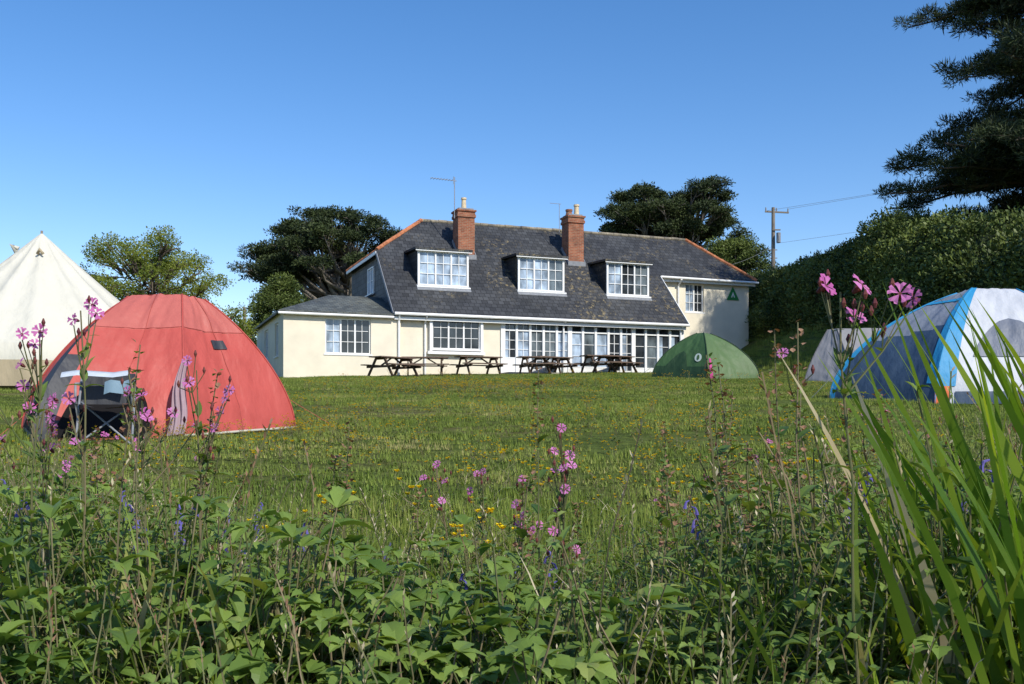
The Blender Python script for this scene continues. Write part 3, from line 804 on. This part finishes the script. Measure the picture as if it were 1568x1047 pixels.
gm = [fabric('green_fabric', (.045,.10,.035), trans=.1), fabric('green_light_fabric', (.10,.17,.07), trans=.15), fabric('white_logo', (.45,.52,.47)),
      fabric('magenta', (.45,.04,.22)), fabric('dark_green', (.02,.05,.02))]
feet = [(5.0,34.9),(6.75,33.7),(8.7,34.4),(9.0,36.2),(7.4,37.2),(5.4,36.6)]
za = gz(7, 35)+1.62
apex = [(6.65,35.2,za),(6.85,35.0,za),(7.1,35.1,za-.03),(7.1,35.4,za-.03),(6.9,35.5,za),(6.7,35.4,za)]
T = Tent(feet, apex, .6, .10); e = empty('green_dome_tent'); mb = MB()
T.panels(mb, lambda k, q, t: 1 if k in (1, 2) else (0 if t > .25 else 4)); mb.add(apex, [tuple(range(6))], 0)
mb.obj('flysheet', gm, e, smooth=True)
mb = MB(); T.sleeves(mb, 4, .02)
T.patch(mb, 0, .15, .62, .02, .55, 4, .02, .3, rnd=.7)
c = [T.surf(0, .80+.08*math.cos(a*math.pi/8), .42+.08*math.sin(a*math.pi/8), .03) for a in range(16)]
mb.add(c, [tuple(range(16))], 2)
c = [T.surf(0, .80+.03*math.cos(a*math.pi/8), .42+.05*math.sin(a*math.pi/8), .045) for a in range(16)]
mb.add(c, [tuple(range(16))], 0)
T.patch(mb, 1, .02, .10, 0, .40, 3, .03, .5); mb.obj('trim_and_logo', gm, e, smooth=True)
mb = MB()
for k, o in ((0,(4.4,34.4)),(2,(9.2,34.0))): mb.tube([T.pole(k, .3), (o[0], o[1], gz(*o))], .004, 4, 4)
mb.obj('guy_ropes', gm, e)

bm = [fabric('slate_blue_fabric', (.040,.07,.12), trans=.05), fabric('silver_fabric', (.21,.235,.29), trans=.1), fabric('cyan_fabric', (.03,.27,.52), trans=.1),
      fabric('white_fabric', (.60,.62,.67), trans=.2), fabric('mesh_window', (.16,.18,.23), .5, .3), fabric('orange_trim', (.70,.16,.05)), fabric('red_trim', (.5,.05,.05))]
feet = [(5.75,17.7),(7.0,16.2),(9.6,15.9),(11.3,17.4),(10.2,19.4),(7.2,19.5)]
za = gz(8.6, 17.7)+1.93
apex = [(8.0,17.6,za-.04),(8.15,17.35,za+.02),(8.9,17.3,za),(9.2,17.6,za-.02),(9,17.9,za),(8.2,17.9,za)]
T = Tent(feet, apex, .62, .09); e = empty('blue_dome_tent'); mb = MB()
def mf(k, q, t):
    if k == 0: return 1 if t > .50+.12*q else 0
    if k == 1: return 3
    if k == 5: return 1 if t > .5 else 0
    return 1 if t > .35 else 0
T.panels(mb, mf, 24, 28); mb.add(apex, [tuple(range(6))], 3); mb.obj('flysheet', bm, e, smooth=True)
mb = MB()
T.patch(mb, 1, .0, .12, .14, 1, 2, .02); T.patch(mb, 0, .91, 1.0, .16, 1, 2, .02)
T.patch(mb, 1, .0, .09, .0, .14, 5, .02)
T.patch(mb, 1, .22, .85, .36, .66, 4, .02, .25, rnd=.9); T.patch(mb, 1, .12, .99, .0, .10, 0, .018)
T.patch(mb, 1, .55, .60, .10, .30, 6, .03)
T.patch(mb, 0, .0, .05, .0, 1, 2, .015)
T.patch(mb, 0, .0, .9, .84, .87, 2, .02)
T.sleeves(mb, 2, .016); mb.obj('stripes_and_window', bm, e, smooth=True)
mb = MB()
for k, o in ((0,(5.3,17.4)),(1,(6.8,15.6)),(2,(9.9,15.0))): mb.tube([T.pole(k, .3), (o[0], o[1], gz(*o))], .0025, 1, 4)
mb.obj('guy_ropes', bm, e)
gm2 = [fabric('light_grey_fabric', (.27,.27,.29), trans=.2), fabric('grey_dark', (.10,.10,.11))]
feet = [(8.55,28.6),(9.6,27.6),(12.2,28.2),(12.6,30.4),(9.2,30.6)]
za = gz(10.5, 29)+1.45
apex = [(9.35,29,za-.05),(9.55,28.8,za-.04),(11.4,29,za),(11.5,29.4,za),(9.5,29.4,za-.05)]
T = Tent(feet, apex, .25, .06); e = empty('grey_tent'); mb = MB()
T.panels(mb, lambda k, q, t: 0); mb.add(apex, [tuple(range(5))], 0); mb.obj('flysheet', gm2, e, smooth=True)
mb = MB(); T.sleeves(mb, 1, .015); mb.obj('pole_sleeves', gm2, e)

# ---------------------------------------------------------------- grass & plants
gl_ = leafmat('lawn_blade', (.09,.14,.022), (.21,.25,.05), 0, .6, .8, (.31,.27,.11), .12)
gt_ = leafmat('meadow_blade', (.09,.15,.025), (.21,.29,.05), .4, .5, 1.5, (.34,.31,.13), .15)
nl_ = leafmat('nettle_leaf', (.06,.115,.025), (.19,.27,.065), .3, .5, 3.5, (.27,.29,.10), .2)
bl_ = leafmat('broad_leaf', (.08,.15,.03), (.22,.31,.07), .35, .45, 3.5, (.29,.33,.10), .2)
il_ = leafmat('iris_leaf', (.08,.16,.018), (.28,.37,.04), .5, .35, 3., None, .25)
stm = leafmat('stem', (.09,.12,.04), (.18,.14,.08), .05, .6, 3)
pk_ = leafmat('pink_petal', (.52,.12,.38), (.66,.24,.54), .35, .5, 8)
cal = leafmat('calyx', (.10,.02,.03), (.16,.05,.04), .1, .6, 8)
yl_ = leafmat('yellow_petal', (.75,.55,.01), (.85,.65,.02), .3, .4, 8)
bb_ = leafmat('bluebell_petal', (.10,.08,.38), (.18,.15,.48), .3, .5, 8)
rb_ = leafmat('sorrel_seed', (.18,.08,.05), (.32,.19,.12), .2, .7, 8)
dry = leafmat('dry_straw', (.38,.31,.18), (.55,.48,.34), .2, .6, 4)
PM = [gt_, nl_, bl_, stm, pk_, cal, yl_, bb_, rb_, dry, il_]

def blade(mb, base, az, L, wd, lean, curve, mi=0, n=4, flat=False, twist=0.):
    d = Vector((math.cos(az), math.sin(az), 0)); s0 = Vector((-math.sin(az), math.cos(az), 0))
    p = Vector(base); ang = lean; vs = []; fs = []
    for i in range(n+1):
        t = i/n
        tan = d*math.sin(ang)+Vector((0,0,1))*math.cos(ang)
        s_ = s0
        if flat:
            inp = s0.cross(tan); tw = twist*(.4+t); s_ = inp*math.cos(tw)+s0*math.sin(tw)
            w_ = wd*(1-t**3.2)*(.8+.2*min(1, t*4))
        else: w_ = wd*(1-t**2.2)*(.75+.25*min(1, t*4))
        if i < n: vs += [p-s_*w_, p+s_*w_]
        else: vs += [p]
        p = p+tan*(L/n); ang += curve/n
    for i in range(n-1): fs.append((2*i, 2*i+1, 2*i+3, 2*i+2))
    fs.append((2*n-2, 2*n-1, 2*n)); mb.add(vs, fs, mi)

def leaf(mb, base, d, L, wd, mi, droop=.6, fold=.25, n=6, teeth=.0):
    d = Vector(d).normalized(); s_ = d.cross(Vector((0,0,1)))
    if s_.length < .01: s_ = Vector((1,0,0))
    s_.normalize(); p = Vector(base); vs = []; fs = []
    for i in range(n+1):
        t = i/n; w_ = wd*math.sin(math.pi*min(1, t**.75*1.0+.02))**.9
        if teeth and i % 2: w_ *= 1-teeth
        up = s_.cross(d).normalized()
        vs += [p-s_*w_+up*w_*fold, p, p+s_*w_+up*w_*fold]
        p = p+d*(L/n); d = (d+Vector((0,0,-1))*droop/n).normalized()
    for i in range(n):
        a = 3*i; fs += [(a, a+1, a+4, a+3), (a+1, a+2, a+5, a+4)]
    mb.add(vs, fs, mi)

def stempath(rr, H, lean=.1):
    a = rr.uniform(0, 6.28); pts = []
    for i in range(9):
        t = i/8; off = lean*H*t*t
        pts.append(Vector((math.cos(a)*off+rr.uniform(-.004,.004), math.sin(a)*off+rr.uniform(-.004,.004), H*t)))
    return pts
def at(pts, t):
    f = t*(len(pts)-1); i = min(len(pts)-2, int(f)); return pts[i].lerp(pts[i+1], f-i)

def grasstuft(seed, n=24, L0=.22, L1=.45):
    rr = random.Random(seed); mb = MB()
    for i in range(n):
        a = rr.uniform(0, 6.28); r = .06*rr.random()
        blade(mb, (r*math.cos(a), r*math.sin(a), 0), rr.uniform(0, 6.28), rr.uniform(L0, L1), rr.uniform(.002,.0045), rr.uniform(.0,.5), rr.uniform(.2,1.9), 9 if rr.random() < .07 else 0, 6)
    if seed % 2 == 0:
        p = stempath(rr, L1*rr.uniform(.95,1.15), .2); mb.tube(p, .0011, 3, 3)
        for k in range(12):
            q = at(p, .80+.018*k); leaf(mb, q, (rr.uniform(-1,1), rr.uniform(-1,1), 1.5), .012, .002, 8 if seed % 4 else 9, .2, 0, 2)
    return mb
def nettle(seed, ns=3):
    rr = random.Random(seed); mb = MB()
    for st_ in range(ns):
        H = rr.uniform(.30,.5); p = stempath(rr, H, .25); off = Vector((rr.uniform(-.08,.08), rr.uniform(-.08,.08), 0)); p = [q+off for q in p]
        mb.tube(p, [.003-.0002*i for i in range(9)], 3, 5); n = 10; a0 = rr.uniform(0, 6.28)
        for k in range(n):
            t = .2+.8*k/(n-1); a = a0+k*1.57+rr.uniform(-.3,.3)
            L = .066*(1.1-.7*max(0, t-.45)/.55)*rr.uniform(.65,1.25)
            for s_ in (0, math.pi):
                if rr.random() < .1: continue
                leaf(mb, at(p, t), (math.cos(a+s_), math.sin(a+s_), rr.uniform(.1,.8)), L, L*rr.uniform(.24,.34), 8 if rr.random() < .03 else 1, rr.uniform(.3,2.0), rr.uniform(.1,.6), 8, .22)
    return mb
def broad(seed):
    rr = random.Random(seed); mb = MB()
    for k in range(14):
        a = rr.uniform(0, 6.28); H = rr.uniform(.10,.37); ln = rr.uniform(.02,.16)
        top = Vector((math.cos(a)*ln, math.sin(a)*ln, H)); mb.tube([(0,0,0), top*.5+Vector((0,0,.02)), top], .0016, 3, 4)
        L = rr.uniform(.035,.075); a += rr.uniform(-.8,.8)
        for da in (-.9, 0, .9):
            leaf(mb, top, (math.cos(a+da), math.sin(a+da), rr.uniform(-.1,.6)), L*(1 if da == 0 else .8), L*.33, 2, rr.uniform(.4,1.6), rr.uniform(.1,.5), 8, .2)
    return mb
def fern(seed):
    rr = random.Random(seed); mb = MB()
    for k in range(8):
        a = rr.uniform(0, 6.28); L = rr.uniform(.2,.36); lean = rr.uniform(.2,.9); pts = []; p = Vector((0,0,0)); an = lean*.4
        for i in range(9):
            pts.append(p.copy()); p += Vector((math.cos(a)*math.sin(an), math.sin(a)*math.sin(an), math.cos(an)))*L/8; an += lean/6
        mb.tube(pts, .0014, 3, 4)
        for i in range(3, 9):
            for s_ in (-1, 1):
                aa = a+s_*1.1; ll = .050*(1.15-.1*(i-3))
                leaf(mb, pts[i], (math.cos(aa), math.sin(aa), .3), ll, ll*.26, 2, .8, .2, 6, .4)
        leaf(mb, pts[8], (math.cos(a), math.sin(a), 0), .04, .011, 2, .5, .2, 5)
    return mb
def dock(seed, H=.38):
    rr = random.Random(seed); mb = MB()
    for k in range(9):
        a = rr.uniform(0, 6.28); h = H*rr.uniform(.35,.85); r = rr.uniform(.02,.07)
        b0 = Vector((math.cos(a)*r, math.sin(a)*r, h)); mb.tube([(0,0,0), b0*.6, b0], [.003,.0026,.002], 3, 5)
        leaf(mb, b0, (math.cos(a), math.sin(a), rr.uniform(.6,1.4)), rr.uniform(.10,.16), rr.uniform(.020,.030), 2, rr.uniform(.9,2.0), rr.uniform(.2,.5), 12, .05)
    return mb
def flower5(mb, c, d, r, mi, rr):
    d = Vector(d).normalized(); x = d.cross(Vector((.3,.2,1))).normalized(); y = d.cross(x)
    a0 = rr.uniform(0, 6.28)
    mb.tube([Vector(c)-d*r*.9, Vector(c)-d*r*.45, Vector(c)], [r*.14, r*.30, r*.18], 5, 6)
    for k in range(5):
        a = a0+k*2*math.pi/5
        def P(rad, da, lift):
            q = x*math.cos(a+da)+y*math.sin(a+da); return Vector(c)+q*rad*r+d*lift*r
        l1 = rr.uniform(-.1,.35)
        vs = [P(.1,0,0), P(.62,-.42,l1*.7+.1), P(1.,-.50,l1), P(1.02,-.20,l1+.04), P(.82,0,l1), P(1.02,.20,l1+.04), P(1.,.50,l1), P(.62,.42,l1*.7+.1)]
        mb.add(vs, [(0,1,4,7), (1,2,3,4), (4,5,6,7)], mi)
def campion(seed, H=.7, nb=5, fl=.0125, spread=.10, lean=.08, nf=2):
    rr = random.Random(seed); mb = MB(); p = stempath(rr, H, lean); mb.tube(p, [.0026-.00015*i for i in range(9)], 3, 5)
    for k in range(6):
        t = .1+.13*k; a = rr.uniform(0, 6.28)
        for s_ in (0, math.pi): leaf(mb, at(p, t), (math.cos(a+s_), math.sin(a+s_), .7), .065*(1.1-t*.7), .012*(1.1-t*.6), 1, 1.1, .25, 6)
    for b in range(nb):
        t = 1 if b == 0 else rr.uniform(.55, .97); a = rr.uniform(0, 6.28); L = spread*rr.uniform(.4,1.1); q0 = at(p, t)
        q1 = q0+Vector((math.cos(a)*L*.6, math.sin(a)*L*.6, L*.8)); mb.tube([q0, q0.lerp(q1, .5)+Vector((math.cos(a), math.sin(a), -.3))*.008, q1], .0012, 3, 4)
        leaf(mb, q0, (math.cos(a), math.sin(a), .5), .035, .006, 1, .8, .2, 4)
        for k in range(rr.randint(1, nf)):
            a2 = rr.uniform(0, 6.28); q2 = q1+Vector((math.cos(a2)*.018, math.sin(a2)*.018, rr.uniform(0,.02)))
            mb.tube([q1, q2], .001, 3, 3)
            if rr.random() < .6: flower5(mb, q2, (math.cos(a2)*.9, math.sin(a2)*.9-.4, .6), fl*rr.uniform(.75,1.1), 4, rr)
            else: mb.tube([q2, q2+Vector((0,0,.007)), q2+Vector((0,0,.014))], [.0015,.0035,.001], 5, 6)
    return mb
def campion_to(seed, base, y, targets, fl):
    """stem from base, branches to flower heads at explicit world points"""
    rr = random.Random(seed); mb = MB(); bx = base[0]; g0 = gz(bx, y)
    ts = sorted(targets, key=lambda t: t[1]); top = ts[-1]
    P0 = Vector((bx, y, g0-.02)); P3 = Vector((top[0], y, top[1]-.015))
    p = [P0.lerp(P3, i/10)+Vector((rr.uniform(-.004,.004)+(P3.x-P0.x)*(.5*(i/10)**2-.5*i/10), rr.uniform(-.006,.006), 0)) for i in range(11)]
    mb.tube(p, [.0027-.00014*i for i in range(11)], 3, 6)
    for k in range(7):
        t = .12+.12*k; a = rr.uniform(0, 6.28)
        for s_ in (0, math.pi): leaf(mb, at(p, t), (math.cos(a+s_), math.sin(a+s_), .6), .07*(1.1-t*.7), .013*(1.1-t*.6), 1, 1.2, .25, 7)
    for (x, z) in targets:
        yy = y+rr.uniform(-.06,.06); F_ = Vector((x, yy, z))
        fz = max(.25, min(.97, (z-.10-abs(x-bx)*.5-P0.z)/(P3.z-P0.z))); q0 = at(p, fz)
        mid = q0.lerp(F_, .55)+Vector((0,0,-.012)); mb.tube([q0, mid, F_-Vector((0,0,.01))], [.0016,.0013,.001], 3, 5)
        leaf(mb, q0, (F_.x-q0.x, .02, .05), .04, .007, 1, .9, .2, 5); leaf(mb, mid, (rr.uniform(-1,1), rr.uniform(-1,1), .4), .022, .004, 1, .6, .2, 4)
        flower5(mb, F_, (rr.uniform(-.7,.7), -rr.uniform(.3,1), rr.uniform(.2,.8)), fl*rr.uniform(.85,1.1), 4, rr)
        for k in range(rr.randint(1,3)):
            q2 = mid.lerp(F_, rr.random())+Vector((rr.uniform(-.02,.02), rr.uniform(-.02,.02), rr.uniform(0,.025))); mb.tube([mid, q2], .0009, 3, 3)
            mb.tube([q2, q2+Vector((0,0,.006)), q2+Vector((0,0,.013))], [.0015,.0036,.001], 5, 6)
    return mb
def sorrel(seed, H=.62):
    rr = random.Random(seed); mb = MB(); p = stempath(rr, H, .07); mb.tube(p, [.0022-.00012*i for i in range(9)], 3, 5)
    for k in range(60):
        t = .66+.34*rr.random(); q = at(p, t); a = rr.uniform(0, 6.28); s_ = .022*(1.15-t)+.004
        q = q+Vector((math.cos(a)*s_, math.sin(a)*s_, rr.uniform(-.004,.01)))
        leaf(mb, q, (rr.uniform(-1,1), rr.uniform(-1,1), .4), .011, .005, 8 if rr.random() < .6 else 1, .3, .3, 3)
    for k in range(6):
        a = rr.uniform(0, 6.28); leaf(mb, at(p, .15+.12*k), (math.cos(a), math.sin(a), .9), .06, .011, 1, 1.0, .2, 6)
    return mb
def buttercup(seed):
    rr = random.Random(seed); mb = MB()
    for k in range(4):
        H = rr.uniform(.08,.18); p = [q+Vector((rr.uniform(-.02,.02), rr.uniform(-.02,.02), 0)) for q in stempath(rr, H, .35)]
        mb.tube(p, .0011, 3, 3); c = p[-1]; n = 5
        for j in range(n):
            a = j*6.283/n; leaf(mb, c, (math.cos(a), math.sin(a), .7), .014, .0075, 6, -.3, .2, 3)
    for k in range(5):
        a = rr.uniform(0, 6.28); leaf(mb, (0,0,.01), (math.cos(a), math.sin(a), .8), .05, .011, 2, 1, .2, 5, .3)
    return mb
def bluebell(seed):
    rr = random.Random(seed); mb = MB(); H = .34; p = stempath(rr, H, .3); mb.tube(p, .0018, 3, 4)
    for k in range(7):
        q = at(p, .66+.05*k); a = rr.uniform(0, 6.28); d = Vector((math.cos(a)*.012, math.sin(a)*.012, -.004))
        mb.tube([q, q+d, q+d*1.3+Vector((0,0,-.008)), q+d*1.4+Vector((0,0,-.016))], [.0015,.003,.004,.0055], 7, 6)
    return mb

def patch(seed, n, size, l0, l1):
    rr = random.Random(seed); mb = MB()
    for i in range(n):
        x, y = rr.uniform(-size, size), rr.uniform(-size, size); a = rr.uniform(0, 6.28); L = rr.uniform(l0, l1)
        w_ = rr.uniform(.003,.0052); le = rr.uniform(.1,1.1)
        dx, dy = math.cos(a)*le*L, math.sin(a)*le*L; sx, sy = -math.sin(a)*w_, math.cos(a)*w_; hz = L*math.sqrt(1-min(.85, le*le*.7))
        mb.add([(x-sx, y-sy, -.005), (x+sx, y+sy, -.005), (x+dx, y+dy, hz)], [(0,1,2)])
    return mb
L_lawn = lib('lawnpatch', [patch(40+i, 270, .25, .018, .055).mesh('lp', [gl_]) for i in range(5)])
def in_house(x, y):
    dx, dy = x+4.76, y-41; u = dx*.934+dy*.358; v = -dx*.358+dy*.934
    return -4.7 < u < 19.2 and .1 < v < 9.5
tentfp = [(-3.65,10.3,1.15),(-9.6,20,2.7),(7,35.4,1.9),(8.6,17.6,2.2),(10.4,29.2,1.6)]
def blocked(x, y): return in_house(x, y) or any((x-a)**2+(y-b)**2 < c*c for a, b, c in tentfp)
rr = random.Random(77); pts = []
y = 3.2
while y < 60:
    step = .38 if y < 20 else (.50 if y < 40 else .7)
    x = -.60*y-1.5
    while x < .60*y+2:
        px, py = x+rr.uniform(-.12,.12), y+rr.uniform(-.12,.12)
        nb_ = noise.noise(Vector((px*.8, py*.5, 9)))
        if not blocked(px, py) and not (nb_ > .42 and py > 8):
            nn = noise.noise(Vector((px*.35, py*.35, 0)))+.8*noise.noise(Vector((px*1.6, py*1.6, 4))); s_ = max(.3, 1+.9*nn+rr.uniform(-.25,.25))
            bank = sm(9, 11.5, px)*sm(28, 36, py)
            sz = s_*(1+3.5*bank)*(1+.5*sm(6.0, 4.0, py))
            pts.append(((px, py, gz(px, py)), (0, 0, rr.uniform(0, 6.28)), (step/.40, step/.40, sz), rr.randrange(5)))
        x += step
    y += step
scatter('lawn_grass', pts, L_lawn)

plants = [grasstuft(i).mesh('gt', PM) for i in range(5)] + [nettle(10+i, 2+i % 2).mesh('nt', PM) for i in range(4)] + \
         [broad(20+i).mesh('br', PM) for i in range(3)] + [fern(30+i).mesh('fe', PM) for i in range(3)]
L_pl = lib('meadow', plants)
BASEH = [.40]*5+[.46]*4+[.38]*3+[.32]*3
def hmax(x, y):
    k = float(np.interp(x/max(y, .5), [-.52,-.35,-.12,.12,.28,.4], [.10,.12,.185,.190,.120,.085]))
    return .75-y*k
rr = random.Random(101); pts = []
for _ in range(4700):
    y = 1.05+5.6*rr.random()**1.1
    x = rr.uniform(-.57*y-.2, .57*y+.2)
    hm_ = hmax(x, y)
    nn = noise.noise(Vector((x*1.4, y*1.4, 5))); n2 = noise.noise(Vector((x*2.6, y*2.6, 8)))
    h = hm_*rr.uniform(.35, 1.0)*(1+.35*n2)
    grassy = rr.random() < .42+.45*sm(2.4, 4.4, y)
    if h < .12:
        if rr.random() < .45+.5*sm(4.0, 5.6, y): continue
        h = rr.uniform(.05,.11); grassy = True
    if grassy: i = rr.randrange(5); h *= rr.uniform(.85,1.1)
    elif nn > .08: i = 5+rr.randrange(4)
    elif nn > -.16: i = 9+rr.randrange(3)
    else: i = 12+rr.randrange(3)
    if i in (0, 2, 4) and y > 4.2: i = 1
    s_ = h/BASEH[i]
    if i < 5: sc = (max(s_, .6), max(s_, .6), s_)
    else:
        s2 = min(.78+.1*y if y < 3 else 1.05, max(.5, s_*.95)); sc = (s2, s2, s_)
    if y < 1.45 and h > .42: continue
    pts.append(((x, y, gz(x, y)-.01), (rr.uniform(-.25,.25), rr.uniform(-.25,.25), rr.uniform(0, 6.28)), sc, i))
scatter('meadow_plants', pts, L_pl)

L_fl = lib('flowers', [buttercup(i).mesh('bc', PM) for i in range(3)]+[bluebell(5+i).mesh('bb', PM) for i in range(3)]+[campion(60+i, .42, 3, .011).mesh('cp', PM) for i in range(3)]+[sorrel(70+i, .42).mesh('so', PM) for i in range(3)])
rr = random.Random(202); pts = []
cl = [(rr.uniform(-4.5,2.5), rr.uniform(6.0,24)) for _ in range(34)]
for _ in range(1250):
    if rr.random() < .78:
        c = rr.choice(cl); x, y = rr.gauss(c[0], .7), rr.gauss(c[1], .9)
    else: x, y = rr.uniform(-5, 8), rr.uniform(4, 36)
    if y < 4 or blocked(x, y): continue
    pts.append(((x, y, gz(x, y)), (0, 0, rr.uniform(0, 6.28)), rr.uniform(.5,.85)*(1+.035*y), rr.randrange(3)))
for _ in range(40):
    y = rr.uniform(2.6, 6); x = rr.uniform(-.55*y, .3*y); pts.append(((x, y, gz(x, y)), (0, 0, rr.uniform(0, 6.28)), rr.uniform(.9,1.5), rr.randrange(3)))
scatter('buttercups', pts, L_fl)
pts = []
for _ in range(26):
    y = rr.uniform(2.0, 4.0); x = rr.uniform(-.55*y, .45*y); h = hmax(x, y)
    if h > .1: pts.append(((x, y, gz(x, y)), (0, 0, rr.uniform(0, 6.28)), (h+.02)/.36*rr.uniform(.75,1.0), 3+rr.randrange(3)))
scatter('bluebells', pts, L_fl)
pts = []
for _ in range(50):
    y = rr.uniform(1.9, 4.2); x = rr.uniform(-.54*y, .45*y)
    h = (hmax(x, y)+rr.uniform(.0,.16))
    if h > .15: pts.append(((x, y, gz(x, y)), (0, 0, rr.uniform(0, 6.28)), h/.45, rr.choice([6,7,8,9,10,11,9,10,11])))
scatter('campion_and_sorrel_stems', pts, L_fl)

CT = [
 (.47,1.30,.0165,[(.432,.942),(.458,.935),(.495,.919),(.536,.920),(.456,.895)]),
 (-.74,1.70,.0125,[(-.743,.961),(-.755,.930),(-.73,.944),(-.775,.794)]),
 (-.85,1.70,.0125,[(-.826,.902),(-.837,.890),(-.815,.910),(-.866,.856),(-.875,.817),(-.883,.805)]),
 (-.60,1.90,.0125,[(-.613,.868),(-.609,.827),(-.556,.814),(-.543,.798),(-.575,.773),(-.569,.741)]),
 (-.70,1.92,.0125,[(-.733,.811),(-.712,.803),(-.70,.76),(-.68,.77),(-.632,.747)]),
 (-.95,1.95,.0125,[(-.93,.80),(-.97,.78),(-.90,.76),(-.99,.72),(-.92,.70)]),
 (.11,2.10,.0115,[(.104,.739),(.09,.69),(.123,.68),(.109,.654),(.127,.659),(.113,.609),(.092,.645)]),
 (.11,2.08,.0115,[(.085,.525),(.106,.511),(.141,.473),(.10,.56)]),
 (.02,2.30,.0125,[(.0245,.618),(.009,.553),(.025,.535),(.014,.507),(.047,.497),(.066,.503)]),
 (-.16,2.80,.0125,[(-.25,.592),(-.217,.626),(-.189,.583),(-.198,.527)]),
 (-.09,2.80,.0125,[(-.101,.601),(-.082,.607),(-.12,.55)])]
for k, (bx, y, fl, tg) in enumerate(CT): campion_to(500+k, (bx,), y, tg, fl).obj('red_campion', PM)
for k, (x, y, H) in enumerate([(.43,1.9,.72),(.46,2.1,.60),(-.38,2.2,.58),(.06,2.3,.70),(-.62,1.9,.70),(-.7,1.7,.76),(.40,1.75,.74),(.50,1.8,.78),(.36,2.4,.56),(.62,2.2,.6),(.43,2.0,.66),(.47,1.6,.80)]):
    sorrel(400+k, H).obj('sorrel_stem', PM, loc=(x, y, gz(x, y)))
for k, (x, y, H) in enumerate([(-.80,1.75,.46),(-.62,1.55,.40),(-1.0,2.1,.52),(-.35,1.65,.40),(-.45,2.0,.44),(.16,1.65,.36),(-.12,1.9,.38)]):
    dock(600+k, H).obj('dock_plant', PM, loc=(x, y, gz(x, y)))
rr = random.Random(55); pts = []
for k in range(30):
    y = rr.uniform(2.1, 3.2); x = y*rr.uniform(.2,.42); h = .76-.063*y-.06*y+rr.uniform(-.18,.06)
    i = rr.choice([5,6,7,8,12,13]); pts.append(((x, y, gz(x, y)), (0, 0, rr.uniform(0, 6.28)), (.9,.9,h/BASEH[i]), i))
for k in range(26):
    y = rr.uniform(1.9, 3.0); x = y*rr.uniform(-.52,-.28); h = .76-.063*y-.05*y+rr.uniform(-.2,.04)
    i = rr.choice([5,6,7,8,12,0,1,2,3]); pts.append(((x, y, gz(x, y)), (0, 0, rr.uniform(0, 6.28)), (.9,.9,h/BASEH[i]), i))
scatter('tall_nettles', pts, L_pl)
mb = MB(); mb.tube([(-.93,2.02,gz(-.93,2.02)-.02),(-.925,1.98,.30),(-.935,1.95,.50)], [.0045,.004,.0025], 9, 6); mb.obj('dry_stalk', PM)
mb = MB(); mb.tube([(-.12,1.62,.06),(-.10,1.6,.25),(-.055,1.58,.47)], [.006,.0055,.004], 0, 6)
for k in range(10):
    a = k*1.3; leaf(mb, (-.055-.004*(10-k)*.6, 1.58, .47-.012*k), (math.cos(a), math.sin(a), .5), .05, .016, 2, 1.1, .25, 7, .2)
mb.obj('hogweed_stem', PM)

# iris clump: flat sword leaves fanning in their own plane
rr = random.Random(88); mb = MB()
for i in range(235):
    y = rr.uniform(1.3, 2.1); f = rr.uniform(.42,.72); x = y*f
    az = (math.pi if rr.random() < .6 else 0)+rr.uniform(-.8,.8)
    L = rr.uniform(.5,.97)*(1 if f > .47 else .78)
    blade(mb, (x, y, gz(x, y)-.02), az, L, rr.uniform(.005,.0125), rr.uniform(.0,.32), rr.uniform(.0,.6), 9 if rr.random() < .03 else 10, 10, True, rr.uniform(-.9,.9))
mb.obj('iris_leaves', PM, smooth=True)
